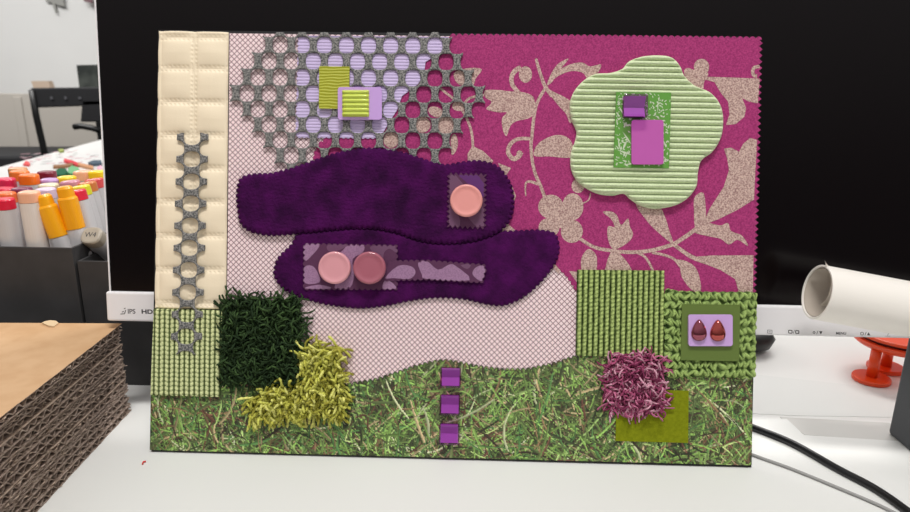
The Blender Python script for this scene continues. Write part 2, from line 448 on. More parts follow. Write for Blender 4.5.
fr = MB(); fr.box(lx, lx + 1.2, -0.6, 12, 8, TOPZ); fr.box(RX - 1.2, RX, -0.6, 12, 8, TOPZ); fr.box(lx + 1.2, RX - 1.2, -0.6, 12, TOPZ - 1.2, TOPZ)
fr.build('bezel', M_white, parent=mon, bevel=0.3)
MB().box(lx + 1.2, RX - 1.2, 2, 14, 8, TOPZ - 1.2).build('back_cover', M_white, parent=mon, bevel=0.4)
chn = MB(); chn.box(lx - 1.6, RX + 1.6, -3.0, 14, cz0_, cz1); chin = chn.build('chin', M_white, parent=mon, bevel=1.6, seg=3)
nk = MB(); nk.box(-40, 40, 14.2, 40, -20, 170); nk.build('neck', M_black, parent=mon, bevel=4)
# stand base on the desk (in world mm -> monitor frame by inverse)
inv = MMAT.inverted()
def world_part(mb_, name, m_, parent, bevel=0, smooth=False):
    W = parent.matrix_world.inverted()
    mb_.v = [tuple((W @ (Vector(v) * MM)) / MM) for v in mb_.v]
    return mb_.build(name, m_, parent=parent, bevel=bevel, smooth=smooth)
sb = MB(); pw3 = lambda v: math.copysign(abs(v) ** 0.6, v)
bp_ = [(60 + 255 * pw3(math.cos(t)), 215 + 42 * pw3(math.sin(t))) for t in np.linspace(0, 2 * math.pi, 48, endpoint=False)]
o_ = len(sb.v); n_ = 48
for k, (sc, zz) in enumerate(((0.90, DZ + 0.1), (0.985, 5), (1.0, 13), (0.985, 19), (0.94, 21))):
    sb.v += [(60 + (x - 60) * sc, 215 + (y - 215) * sc, zz) for x, y in bp_]
for r_ in range(4):
    for k in range(n_): sb.f.append((r_ * n_ + k, r_ * n_ + (k + 1) % n_, (r_ + 1) * n_ + (k + 1) % n_, (r_ + 1) * n_ + k)); sb.mi.append(0)
sb.f.append(tuple(range(4 * n_, 5 * n_))); sb.mi.append(0)
world_part(sb, 'stand_base', mat('black_gloss_base', (10, 10, 11), 0.45), mon, smooth=True)
# lettering on the chin
def text_mesh(name, cu):
    t_ = bpy.data.objects.new(name, cu); COL.objects.link(t_); bpy.context.view_layer.update()
    me = bpy.data.meshes.new_from_object(t_); bpy.data.objects.remove(t_)
    o = bpy.data.objects.new(name, me); COL.objects.link(o)
    if not me.materials: me.materials.append(M_ink)
    return o
def letters(body, px, py, size, name='lettering', sx=1.0, bold=0.0):
    cu = bpy.data.curves.new(name, 'FONT'); cu.body = body; cu.size = size * MM; cu.align_x = 'CENTER'; cu.align_y = 'CENTER'
    cu.extrude = 0.00004; cu.offset = bold * MM
    cu.materials.append(M_ink); o = text_mesh(name, cu); o.parent = mon
    q = MP(px, py, 3.0); o.matrix_local = Matrix.Translation(Vector((q[0], -3.06, q[2])) * MM) @ Matrix.Rotation(math.radians(90), 4, 'X') @ Matrix.Diagonal((sx, 1, 1, 1))
    return o
letters('IPS', 131.5, 311.6, 5.0, sx=1.0, bold=0.05); letters('HDR', 149.5, 311.9, 4.4, sx=1.35, bold=0.14)
def chin_shape(name, polys):
    mb_ = MB()
    for pts in polys:
        Q = [MP(x, y, 3.0) for x, y in pts]; mb_.prism([(q[0], q[2]) for q in Q], 0, 0.08)
    mb_.v = [(x, -3.02 - z, y) for x, y, z in mb_.v]
    return mb_.build(name, M_ink, parent=mon)
def strk(pts, w_):
    P = np.array(pts, float); L_ = []; R_ = []
    for i in range(len(P)):
        t = P[min(i + 1, len(P) - 1)] - P[max(i - 1, 0)]; t /= np.hypot(*t) + 1e-9; ww = w_ if not hasattr(w_, '__len__') else w_[0] + (w_[-1] - w_[0]) * i / (len(P) - 1)
        n_2 = np.array([-t[1], t[0]]) * ww / 2; L_.append(tuple(P[i] + n_2)); R_.append(tuple(P[i] - n_2))
    return L_ + R_[::-1]
chin_shape('logo_mark', [strk([(120.5, 314), (124.5, 313.8), (125.8, 310)], 0.8), strk([(122, 312), (124, 311.5)], 0.8), strk([(124, 308.6), (125.5, 308.2)], 0.8)])
def ring(P, w_): return [strk([P[i], P[(i + 1) % len(P)]], w_) for i in range(len(P))]
chin_shape('button_icon', ring([(767.5, 330), (767.5, 333), (772, 333.3), (772, 330.2)], 0.4) + [strk([(768.5, 331.6), (771, 331.8)], 0.4)])
chin_shape('button_icon', [*ring([(788.6, 330.2), (788.6, 333), (792, 333.2), (792, 330.4)], 0.8), strk([(793, 333.6), (794.4, 330)], 0.45), *ring([(795.6, 330.5), (795.6, 333.3), (798.8, 333.5), (798.8, 330.7)], 0.8)])
chin_shape('button_icon', [*ring([(812.8, 332.5), (814, 331.2), (815.2, 332.5), (814, 333.8)], 0.5), strk([(816.6, 334), (818, 330.8)], 0.45), [(819.2, 331.2), (822.4, 331.3), (820.8, 334.4)]])
letters('MENU', 841, 333.4, 2.7, bold=0.03)
chin_shape('button_icon', [strk([(862 + 1.5 * math.cos(t), 333.6 + 1.5 * math.sin(t)) for t in np.linspace(0, 6.28, 12)], 0.5), strk([(864.8, 335.2), (866.2, 332)], 0.45), [(867, 335.2), (870.2, 335.4), (868.6, 332.2)]])
letters('_/_', 888, 334.6, 2.7)

# ------------------------------------------------------------------ orange spool under the monitor
op = on_z(870.8, 380.5, DZ)
spool = empty('orange_stand', (op[0], op[1], DZ), 'glossy orange plastic stand on two disc feet under the monitor', 'stand')
o2 = on_z(885, 369.5, DZ)
d2 = o2 - op
ft = [(0, 0), (14.6, 0), (15.6, 1), (15.6, 3.4), (14.8, 4.4), (0, 4.4)]
for (dx, dy) in ((0, 0), (d2[0], d2[1])):
    MB().lathe(ft, 36, c=(dx, dy)).build('foot', M_orange, parent=spool, smooth=False, bevel=0.4)
    MB().lathe([(0, 4), (4.6, 4), (4.3, 30.2), (0, 30.2)], 24, c=(dx, dy)).build('post', M_orange, parent=spool, smooth=True)
cxx, cyy = d2[0] / 2 + 14, d2[1] / 2 + 2
MB().lathe([(0, 30), (34, 30), (37, 32.5), (37.5, 35), (37, 36), (0, 36)], 48, c=(cxx, cyy)).build('top_plate', M_orange, parent=spool, bevel=0.5)
MB().lathe([(0, 36), (33, 36), (33, 39), (0, 39)], 48, c=(cxx, cyy)).build('groove', M_orange_d, parent=spool)
MB().lathe([(0, 39), (37, 39), (37, 42), (0, 42)], 48, c=(cxx, cyy)).build('upper_plate', M_orange, parent=spool, bevel=0.5)

# ------------------------------------------------------------------ charcoal holder and leaning paper roll
A_ = on_z(887, 433, DZ)
hx, hy = A_[0], A_[1]
# roll: its axis keeps the same depth from the lens
dep = 440.0
def at_depth(x, y, d_): v = CAMR @ np.array([(x - 455) / F * d_, (256 - y) / F * d_, -d_]); return CAMC + v
R0 = at_depth(816.5, 291.8, dep); R1 = at_depth(910, 309.4, dep); ax = (R1 - R0) / np.linalg.norm(R1 - R0)
RR = 55.3 / 2 / F * dep / 1.0
# the wedge-topped holder supports the roll
hold = MB(); zt = lambda x: (R0 + ax * ((x - R0[0]) / ax[0]))[2] - RR / math.cos(math.asin(-ax[2])) - 0.3
hw = 46
poly = [(hx, DZ), (hx + hw, DZ), (hx + hw, zt(hx + hw)), (hx, zt(hx))]
yc = (R0 + ax * ((hx - R0[0]) / ax[0]))[1]
y0h, y1h = yc - 40, hy
vs = [(x, y0h, z) for x, z in poly] + [(x, y1h, z) for x, z in poly]
hold.add(vs, [(0, 1, 2, 3), (7, 6, 5, 4), (0, 4, 5, 1), (1, 5, 6, 2), (2, 6, 7, 3), (3, 7, 4, 0)])
hold.build('desk_organiser', M_darkgrey, bevel=3, seg=3, label='charcoal plastic organiser under the white paper roll at the right edge', cat='organiser')
ez = ax.copy(); ey = np.cross(ez, [0, 0, 1]); ey /= np.linalg.norm(ey); ex = np.cross(ey, ez)
RM = Matrix([[ex[i], ey[i], ez[i], R0[i] * MM] for i in range(3)] + [[0, 0, 0, 1]])
rl = empty('paper_roll', None, 'white paper roll leaning on the charcoal organiser in front of the monitor', 'paper roll', matrix=RM)
LR = 330
MB().lathe([(RR - 1.6, 0.5), (RR - 1.2, 0), (RR - 0.3, 0), (RR, 0.4), (RR, LR), (RR - 1.6, LR), (RR - 1.6, 0.5)], 96).build('outer_wrap', M_roll, parent=rl, smooth=False)
sp_ = MB(); N_ = 120; pr = []
for k in range(N_):    # inner layer that has sprung loose, its free edge hangs inside
    t = k / (N_ - 1); a = math.radians(20) + t * math.radians(470); r = RR - 2.0 - 1.0 * t - (6.0 * max(0, t - 0.8) / 0.2)
    pr.append((r * math.cos(a), r * math.sin(a)))
for k in range(N_): sp_.v += [(pr[k][0], pr[k][1], 0.8), (pr[k][0], pr[k][1], LR - 2)]
for k in range(N_ - 1): sp_.f.append((2 * k, 2 * k + 1, 2 * k + 3, 2 * k + 2)); sp_.mi.append(0)
il = sp_.build('inner_layer', M_rollcore, parent=rl, smooth=True)
so = il.modifiers.new('thick', 'SOLIDIFY'); so.thickness = 0.0004
tr = MB(); tr.add([(RR, -0.5, 0), (RR, 1.5, 1.5), (RR + 1.6, 0.2, -0.6), (RR + 2.9, -1.6, -1.0), (RR + 2.7, 1.4, -1.6), (RR + 1, 0.4, 1)], [(0, 2, 5), (0, 1, 5), (2, 3, 4), (1, 2, 4)])
tr.build('torn_corner', M_roll, parent=rl)

# ------------------------------------------------------------------ cables
def cable(name, pts, r, m_, label):
    P = [on_z(x, y, DZ + 0.42 + r) for x, y in pts]
    C3 = [np.array(p) for p in P]; xy = smooth_open([(p[0], p[1]) for p in C3], 8)
    MB().tube([(x, y, DZ + 0.46 + r) for x, y in xy], r, 14).build(name, m_, smooth=True, label=label, cat='cable')
cable('power_cable', [(700, 409), (725, 417), (753, 427.5), (791.6, 443), (838, 469), (874, 488), (906, 510), (940, 538)], 2.5, mat('black_rubber', (20, 20, 22), 0.3),
      'thick black cable running out from behind the board to the bottom right')
cable('thin_cable', [(725, 443), (753, 455), (791.6, 469), (843, 490), (884.5, 508), (930, 532)], 1.1, mat('grey_rubber', (150, 149, 147), 0.5),
      'thin light grey cable lying beside the thick black cable')

# ------------------------------------------------------------------ marker boxes behind the monitor
def tray(name, x0, x1, y0, y1, h, label):
    t = empty(name, ((x0 + x1) / 2, (y0 + y1) / 2, DZ), label, 'box')
    cx, cy = (x0 + x1) / 2, (y0 + y1) / 2; a, b = (x1 - x0) / 2, (y1 - y0) / 2; th = 2.2
    MB().box(-a, a, -b, -b + th, 0, h).build('front_panel', M_boxgrey, parent=t, bevel=0.3)
    MB().box(-a, a, b - th, b, 0, h).build('back_panel', M_boxgrey, parent=t, bevel=0.3)
    MB().box(-a, -a + th, -b + th, b - th, 0, h).build('side_panel', M_boxgrey, parent=t, bevel=0.3)
    MB().box(a - th, a, -b + th, b - th, 0, h).build('side_panel', M_boxgrey, parent=t, bevel=0.3)
    MB().box(-a + th, a - th, -b + th, b - th, 0, 14).build('bottom_panel', M_boxgrey, parent=t)
    return t
tray('marker_box', -620, -309.5, 100, 262, 121, 'large charcoal box full of upright coloured markers')
tray('marker_box', -307.5, -212, 101, 240, 110, 'lower charcoal box beside the marker box, holding one grey marker')
M_mbody = mat('marker_grey_body', (206, 203, 204), 0.4)
M_mwhite = mat('marker_cream_body', (232, 222, 214), 0.4)
capmats = {}
def capm(c):
    if c not in capmats: capmats[c] = mat('cap_colour', c, 0.35, coat=0.2)
    return capmats[c]
def superell(r, n=28, p=2.6):
    out = []
    for k in range(n):
        a = 2 * math.pi * k / n; c, s_ = math.cos(a), math.sin(a)
        out.append((r * abs(c) ** (2 / p) * (1 if c >= 0 else -1), r * 0.92 * abs(s_) ** (2 / p) * (1 if s_ >= 0 else -1)))
    return out
def loft(sections, n=28):
    m_ = MB()
    for r, z in sections: m_.v += [(x, y, z) for x, y in superell(max(r, 0.01), n)]
    for i in range(len(sections) - 1):
        for k in range(n): m_.f.append((i * n + k, i * n + (k + 1) % n, (i + 1) * n + (k + 1) % n, (i + 1) * n + k)); m_.mi.append(0)
    m_.f.append(tuple(range(n))[::-1]); m_.f.append(tuple((len(sections) - 1) * n + k for k in range(n))); m_.mi += [0, 0]
    return m_
def marker(px, py, Y, colour, label, lean=0.0, back=0.0, long=0, body=None, r=8.0, neck=True, length=None, top=None, direction=None, group='upright coloured markers in the charcoal box'):
    P = np.array(on_y(px, py, Y)) if top is None else np.array(top)
    dv = np.array([-math.sin(lean), math.sin(back), math.cos(lean)]) if direction is None else np.array(direction)
    dv = dv / np.linalg.norm(dv)
    L = (P[2] - 17) / dv[2] if length is None else length
    base = P - dv * L
    z = Vector(dv); x = Vector((1, 0, 0)); x = (x - z * x.dot(z)).normalized(); y = z.cross(x)
    Mx = Matrix([[x[i], y[i], z[i], base[i] * MM] for i in range(3)] + [[0, 0, 0, 1]])
    e = empty('marker_pen', None, label, 'marker', group, matrix=Mx)
    cl = long or 9
    loft([(r - .6, 0), (r, 1.2), (r, L - cl - 0.3)]).build('barrel', body or M_mbody, parent=e, smooth=False)
    if long:
        loft([(r + .35, L - cl), (r + .35, L - 11), (r - 0.3, L - 9.6), (r - 0.9, L - 9.2), (r - 1.0, L - 2.4), (r - 2.0, L - .6), (r - 3.5, L)]).build('cap', capm(colour), parent=e)
    else:
        loft([(r + .1, L - cl), (r + .1, L - 1.6), (r - 0.7, L - .4), (r - 2, L)]).build('cap', capm(colour), parent=e)
    return e
MK = [  # px, py(top), depth, colour, label, lean, long, body
 (3, 198, 114, (226, 26, 62), 'red-capped grey marker at the front left edge of the photo', 0.02, 0, None),
 (5, 192, 130, (240, 120, 60), 'orange-capped marker directly behind the front red one', 0.0, 0, None),
 (4, 187.5, 147, (222, 40, 70), 'crimson-capped marker in the third row at the left edge', 0.0, 0, None),
 (5, 178, 168, (225, 40, 85), 'pinkish red capped marker at the left edge, fourth row', 0.0, 0, None),
 (28.5, 191, 114, (246, 184, 150), 'cream marker with a peach cap in the front row', 0.02, 0, 'w'),
 (42.5, 194.5, 118, (252, 176, 16), 'amber marker with long cap leaning left in the front row', 0.24, 36, None),
 (64, 186, 124, (250, 170, 14), 'amber marker with long cap standing right of the leaning one', 0.13, 36, None),
 (28.5, 174, 172, (250, 118, 24), 'bright orange capped marker behind the peach one', 0.0, 0, None),
 (19, 170.5, 190, (244, 130, 50), 'soft orange capped marker left of the bright orange one', 0.0, 0, None),
 (17.5, 167.5, 214, (222, 160, 110), 'tan-capped marker in the last row', 0.0, 0, None),
 (46.5, 171, 208, (124, 22, 48), 'dark maroon capped marker in the last row', 0.0, 0, None),
 (49.5, 178.5, 182, (190, 150, 205), 'lavender-capped marker in front of the maroon one', 0.0, 0, None),
 (45, 188, 150, (226, 206, 232), 'pale lilac capped marker behind the leaning amber one', 0.04, 0, None),
 (48, 183.5, 166, (236, 226, 190), 'pale cream capped marker between the lilac and lavender ones', 0.04, 0, None),
 (21.5, 187.5, 142, (118, 36, 78), 'plum-capped marker behind the peach one', 0.0, 0, None),
 (66, 176, 190, (250, 214, 40), 'yellow-capped marker behind the right amber one', 0.04, 0, None),
 (69.5, 180.5, 168, (206, 140, 160), 'dusty pink capped marker behind the right amber one', 0.1, 0, None),
 (75, 190, 138, (226, 36, 62), 'red-capped marker right of the amber markers', 0.17, 0, None),
 (79.5, 185.5, 155, (226, 220, 44), 'lime yellow capped marker beside the red one', 0.17, 0, None),
 (86, 182, 172, (212, 122, 60), 'brown-orange capped marker near the monitor edge', 0.15, 0, None),
 (93.5, 178.5, 190, (226, 84, 84), 'coral red capped marker against the monitor edge', 0.13, 0, None),
 (82, 170.5, 212, (250, 190, 156), 'peach-capped marker in the last row near the monitor', 0.06, 0, None),
 (97, 170.5, 208, (252, 220, 30), 'bright yellow capped marker in the last row by the monitor edge', 0.06, 0, None),
 (56, 183, 205, (240, 240, 236), 'white-capped marker in the back row between maroon and yellow', 0.0, 0, None),
]
for px, py, Y, c, lab, le, lo, bo in MK:
    marker(px, py, Y, c, lab, lean=le, long=lo, body=M_mwhite if bo == 'w' else None, r=6.9 if lo else 7.7)
t0 = np.array(on_y(90.5, 234.8, 118)); t1 = np.array(on_y(109, 251, 140))
gm = marker(0, 0, 0, (176, 166, 150), 'grey marker lying tilted in the lower charcoal box, cap up', top=t0, direction=(t0 - t1), length=78, r=8.6, group='x')
del gm['group']
cu = bpy.data.curves.new('cap_code', 'FONT'); cu.body = 'W4'; cu.size = 0.0065; cu.align_x = 'CENTER'; cu.align_y = 'CENTER'; cu.extrude = 0.00005; cu.materials.append(M_ink)
oc = text_mesh('cap_code', cu); oc.parent = gm; oc.matrix_local = Matrix.Translation((0, 0, 0.07805))

# ------------------------------------------------------------------ stack of corrugated sheets
ca = np.array([-254.8, 59.0]); cb = np.array([-245.0, -69.0]); sd = (cb - ca) / np.linalg.norm(cb - ca)   # right side runs towards us
ang = math.radians(2.6)
NS = 13; TH = 72.6 / NS
def sheet_mesh(seed, pitch, top=False):
    r = random.Random(seed); m_ = MB(); W_, L_ = 330, 330; t = TH - 0.1; li = 0.42
    def liner(z0, z1, mi_, wob):
        ys = np.linspace(-L_, 0, 60); xs = [0.0 + wob * (r.random() - 0.6) for _ in ys]
        pts = [(x, y) for x, y in zip(xs, ys)] + [(-W_, 0), (-W_, -L_)]
        m_.prism(pts, z0, z1, mi=mi_, side=1)
    liner(0, li, 1, 0.5); liner(t - li, t, 0 if top else (2 if seed in (4, 9) else 1), 0.3 if top else 0.5)
    mid = t * (0.62 if seed % 3 else 0.5)
    if seed % 4 == 3: liner(mid - li / 2, mid + li / 2, 1, 1.2)
    spans = [(li, mid - li / 2, pitch * 0.75), (mid + li / 2, t - li, pitch)] if seed % 4 == 3 else [(li, t - li, pitch)]
    for z0, z1, pt_ in spans:
        n = int(L_ / pt_ * 8); top_ = []; bot = []; th = 0.75; ph = r.random() * 6
        for k in range(n + 1):
            y = -L_ + L_ * k / n; s_ = math.sin(2 * math.pi * y / pt_ + ph + 0.9 * math.sin(y * .07 + seed)) * (0.8 + 0.2 * math.sin(y * .13 + ph)); zc = (z0 + z1) / 2 + (z1 - z0 - th) / 2 * s_
            x = -0.1 - 0.5 * r.random(); top_.append((x, y, zc + th / 2)); bot.append((x, y, zc - th / 2))
        o = len(m_.v); m_.v += top_ + bot + [(-60, y, z) for _, y, z in top_] + [(-60, y, z) for _, y, z in bot]; q = n + 1
        for k in range(n):
            m_.f += [(o + k, o + k + 1, o + q + k + 1, o + q + k), (o + k, o + 2 * q + k, o + 2 * q + k + 1, o + k + 1), (o + q + k, o + q + k + 1, o + 3 * q + k + 1, o + 3 * q + k)]; m_.mi += [1, 1, 1]
    for _ in range(34):  # torn fibres on the cut edge
        y = -r.random() * L_; z = 0.1 + r.random() * (t - .8); l = 1 + 2.5 * r.random()
        m_.add([(0, y - l, z), (1.6 * r.random() + .4, y, z + .6), (0, y + l, z + .2), (0.2, y, z)], [(0, 1, 2, 3)], 2)
    return m_
for k in range(NS):
    r = random.Random(50 + k); jx = r.uniform(-0.35, 0.35); jy = r.uniform(-2, 1); ja = r.uniform(-0.002, 0.002)
    if k == NS - 1: jx, jy, ja = 1.2, 1.0, 0.0
    if k == 10: jx = -1.0
    if k in (0, 1): jx = 1.3 - k * 0.8
    z = DZ + 0.46 + k * TH
    Mx = Matrix.Translation(((ca[0] + jx) * MM, (ca[1] + jy) * MM, z * MM)) @ Matrix.Rotation(ang + ja, 4, 'Z')
    lab = ['bottom corrugated cardboard sheet, lying on the white desk', 'corrugated cardboard sheet, second from the bottom of the stack', 'corrugated cardboard sheet, third from the bottom of the stack',
           'corrugated cardboard sheet, fourth from the bottom of the stack', 'corrugated cardboard sheet, fifth from the bottom of the stack', 'corrugated cardboard sheet, sixth from the bottom of the stack',
           'corrugated cardboard sheet, exactly halfway up the stack', 'corrugated cardboard sheet, sixth from the top of the stack', 'corrugated cardboard sheet, fifth from the top of the stack',
           'corrugated cardboard sheet, fourth from the top of the stack', 'corrugated cardboard sheet, third from the top of the stack', 'corrugated cardboard sheet just under the top sheet of the stack',
           'top brown cardboard sheet of the stack, with a torn paper chip on it'][k]
    sheet_mesh(k, r.uniform(8.4, 10.2), k == NS - 1).build('cardboard_sheet', [M_kraft, M_kraft_e, M_torn], matrix=Mx, centre=(0, 0, 0), label=lab, cat='cardboard', group='stacked corrugated cardboard sheets')
ZT = DZ + 0.46 + NS * TH - 0.1
cpx = [(42, 323), (45, 321.5), (50, 320.5), (56, 321), (58.5, 323), (54, 326.5), (49, 326)]
P = [on_z(x, y, ZT + 1.0) for x, y in cpx]
MB().prism([(q[0], q[1]) for q in P], ZT, ZT + 1.3).build('cardboard_chip', mat('pale_chip', (214, 188, 152), 0.8), label='small torn chip of pale card lying on the cardboard stack', cat='scrap')

# scraps on the far desk
def scrap(pts, c, label, t=6):
    P = [on_z(x, y, DZ + t) for x, y in pts]
    MB().prism([(q[0], q[1]) for q in P], DZ, DZ + t).build('material_scrap', mat('scrap_colour', c, 0.8), label=label, cat='scrap', group='material scraps on the far desk')
scrap(strk([(64, 159.5), (70, 161), (78, 164)], 2.6), (214, 70, 78), 'red strip scrap on the far desk')
scrap(strk([(53, 165.8), (64, 165.2), (73, 163.6)], 2.0), (150, 110, 80), 'thin brown strip scrap on the far desk, left of the red strip')
scrap(strk([(78, 163.5), (86, 165.5), (93, 167)], 2.4), (206, 150, 110), 'tan strip scrap on the far desk, right of the red strip')
scrap([(58, 149), (63, 148.6), (64, 150.4), (60, 151.4)], (150, 160, 90), 'small olive scrap alone on the far desk')
scrap([(56, 170), (60, 168), (66, 168.5), (68, 172), (62, 175), (56, 174)], (28, 96, 66), 'dark green scrap clump behind the maroon marker', 14)
scrap([(68, 168), (72, 165.5), (78, 167), (80, 171), (74, 174), (68, 173)], (120, 180, 130), 'pale green scrap clump on the far desk', 10)
scrap([(88, 162), (94, 160), (101, 160), (102, 163), (92, 163.5)], (80, 96, 110), 'blue-grey scrap beside the monitor edge, far desk', 8)
scrap([(23, 164), (26, 160.5), (30, 163), (29, 165)], (222, 90, 90), 'small red star-like scrap at the left of the far desk', 5)
scrap([(9, 167.5), (12, 166.5), (14, 168.5), (11, 170)], (196, 60, 80), 'small dark pink scrap at the far left of the desk', 5)
scrap([(97, 167), (101, 165), (103, 169), (99, 170.5)], (240, 180, 200), 'light pink scrap touching the monitor edge', 6)
spk = MB(); r = random.Random(5)
for _ in range(60):
    x = 22 + r.random() * 76; y = 150 + r.random() * 14 + (60 - x) * 0.03; q = on_z(x, y, DZ); s_ = r.uniform(2.5, 6)
    spk.prism([(q[0] - s_, q[1] - s_ * 2), (q[0] + s_, q[1] - s_), (q[0] + s_ * .6, q[1] + s_ * 2)], DZ, DZ + 1, mi=r.choice((0, 0, 1)))
spk.build('scrap_crumbs', [mat('pinkish_crumb', (214, 170, 178), 0.8), mat('grey_crumb', (170, 170, 170), 0.8)], label='scattered pink and grey crumbs on the far part of the desk', cat='crumbs', kind='stuff')
MB().tube([on_z(142.5, 464, 0.3), on_z(143.2, 461.8, 0.4), on_z(145.8, 461.2, 0.3)], 0.5, 6).build('red_thread', mat('red_thread', (214, 50, 50), 0.7), label='tiny red thread on the white sheet left of the board', cat='thread')

# ================================================================== THE COLLAGE
M_board = mat('black_board', (24, 23, 26), 0.6)
MB().box(-210, 210, 0, 297, -2, 0).build('mounting_board', M_board, matrix=BMAT, centre=(0, 0, -2),
    label='black A3 backing board leaning on the monitor under all the samples', cat='board')
def on_board(mb_, name, m_, label, cat, **k):
    return mb_.build(name, m_, matrix=BMAT, label=label, cat=cat, **k)

# ---- pink lattice sheet
def lattice_mat():
    M_ = mat('pink_lattice', (222, 190, 197), 0.55); n = M_.node_tree; b = n.nodes['Principled BSDF']
    t = n.nodes.new('ShaderNodeTexCoord'); s = n.nodes.new('ShaderNodeSeparateXYZ'); n.links.new(t.outputs['Object'], s.inputs[0])
    def mth(op, a, b_=None):
        q = n.nodes.new('ShaderNodeMath'); q.operation = op
        for i, v in enumerate((a, b_)):
            if v is None: continue
            if isinstance(v, (int, float)): q.inputs[i].default_value = v
            else: n.links.new(v, q.inputs[i])
        return q.outputs[0]
    pu, pv = 3.84 * MM, 3.84 * MM
    U = mth('DIVIDE', s.outputs['X'], pu); V = mth('DIVIDE', s.outputs['Y'], pv)
    d = None
    for o_ in ('ADD', 'SUBTRACT'):
        f = mth('FRACT', mth(o_, U, V)); e = mth('MINIMUM', f, mth('SUBTRACT', 1.0, f)); d = e if d is None else mth('MINIMUM', d, e)
    mr = n.nodes.new('ShaderNodeMapRange'); mr.inputs[1].default_value = 0.04; mr.inputs[2].default_value = 0.13; n.links.new(d, mr.inputs[0])
    mx = n.nodes.new('ShaderNodeMix'); mx.data_type = 'RGBA'; n.links.new(mr.outputs[0], mx.inputs[0])
    mx.inputs[6].default_value = (*lin((136, 92, 104)), 1); mx.inputs[7].default_value = (*lin((252, 228, 230)), 1)
    n.links.new(mx.outputs[2], b.inputs['Base Color'])
    bp = n.nodes.new('ShaderNodeBump'); bp.inputs['Strength'].default_value = 0.5; bp.inputs['Distance'].default_value = 0.0004
    n.links.new(mr.outputs[0], bp.inputs['Height']); n.links.new(bp.outputs[0], b.inputs['Normal'])
    return M_
on_board(MB().prism(b2([(229.6, 33.2), (470, 36.5), (600, 110), (640, 300), (640, 388), (224, 402), (226.8, 309), (227.6, 250)], 0.5), 0.02, 0.5), 'lattice_sheet', lattice_mat(),
         'pale pink sheet with a fine mauve diamond lattice print', 'paper')

# ---- grass print: blade colours rasterised into the sheet's own colour layer
GX0, GY0, GX1, GY1, GS = 148.0, 345.0, 760.0, 470.0, 0.5
gw, gh = int((GX1 - GX0) / GS), int((GY1 - GY0) / GS)
rr = np.random.RandomState(3); yy, xx = np.mgrid[0:gh, 0:gw]
n1 = noise2(xx * GS, yy * GS, 0.09, 4)[..., None]; n2 = noise2(xx * GS, yy * GS, 0.35, 9)[..., None]
img = np.array([80., 76, 54]) + n1 * np.array([16, 2, 8]) + n2 * np.array([12, 10, 8]) + rr.randn(gh, gw, 1) * 9
pal = [((88, 100, 66), 9), ((106, 126, 76), 9), ((122, 150, 84), 8), ((142, 176, 98), 6), ((168, 194, 124), 3), ((132, 110, 84), 4), ((112, 80, 68), 2.5), ((172, 156, 122), 3), ((64, 70, 50), 7), ((88, 124, 76), 6), ((194, 200, 160), 1.6), ((72, 62, 52), 4)]
pc = [c for c, _ in pal]; pw = np.array([w_ for _, w_ in pal]); pw = pw / pw.sum()
for k in range(7600):
    big = rr.rand(); L_ = (8 + 22 * rr.rand()) if big > 0.25 else (26 + 30 * rr.rand())
    wd = (0.5 + 0.9 * rr.rand()) if big > 0.12 else (1.3 + 1.0 * rr.rand())
    x0 = GX0 + rr.rand() * (GX1 - GX0); y0 = GY0 + rr.rand() * (GY1 - GY0)
    a = rr.uniform(0, 6.283) if rr.rand() < .5 else -math.pi / 2 + rr.randn() * 0.8
    c = np.array(pc[rr.choice(len(pc), p=pw)], float) * rr.uniform(0.78, 1.15)
    if k < 2600: c *= 0.66; 
    t = np.linspace(0, 1, int(L_ / GS * 1.3)); cv = rr.randn() * 0.4
    X = x0 + np.cos(a + cv * t) * L_ * t; Y = y0 + np.sin(a + cv * t) * L_ * t; W = wd * np.sin(np.pi * (0.12 + 0.88 * t)) ** 0.6
    nx, ny = -np.sin(a), np.cos(a)
    for o in np.linspace(-1, 1, max(2, int(wd / GS * 2) + 1)):
        I = ((X + nx * o * W / 2 - GX0) / GS).astype(int); J = ((Y + ny * o * W / 2 - GY0) / GS).astype(int)
        ok = (I >= 0) & (I < gw) & (J >= 0) & (J < gh); sh = 1.0 + 0.16 * o
        img[J[ok], I[ok]] = np.clip(c * sh, 0, 255)
gm = img.mean(2, keepdims=True); img = gm * 1.0 + (img - gm) * 1.05; img = 90 + (img - 92) * 1.1
im8 = np.clip(img, 8, 245) / 255; imlin = np.where(im8 <= 0.04045, im8 / 12.92, ((im8 + 0.055) / 1.055) ** 2.4)
def grass_col(x, y, d):
    I = np.clip(((x - GX0) / GS).astype(int), 0, gw - 1); J = np.clip(((y - GY0) / GS).astype(int), 0, gh - 1)
    c = imlin[J, I].copy(); c[(d > -0.55) & (y < 410)] = lin((46, 48, 30)); return c  # dark rim: shade of the thick scalloped edge put into the colour
gtop = [(222, 376), (280, 380), (330, 385), (344, 384), (362, 381), (376, 378.5), (390, 374), (403, 369.8), (415, 365.5), (429, 362), (439, 360), (451, 360.2), (465, 363), (476, 365.2), (489, 367.2), (504, 368.8), (522, 368.6), (533, 367.4), (544, 365), (558, 361.5), (570, 357.5), (600, 352), (700, 350), (753.5, 352)]
gt = jag(smooth_open([(x, y + 1) for x, y in gtop], 4), 5.2, 3.6, 'scallop', closed=False, out=1)
gpoly = [(151, 386)] + gt + [(751.6, 465.4), (450, 457.8), (149.8, 450.0)]
g_ = gridslab(sdf_poly(gpoly), (GX0, GY0, GX1, GY1), GS * 1.3, 0.52, lambda x, y, d: np.full(x.shape, 1.15), grass_col, href=1.1)
on_board(g_, 'grass_print', mat('grass_photo_print', attr=True, rough=0.55), 'printed photo of green grass with wavy scalloped top along the board bottom', 'print')

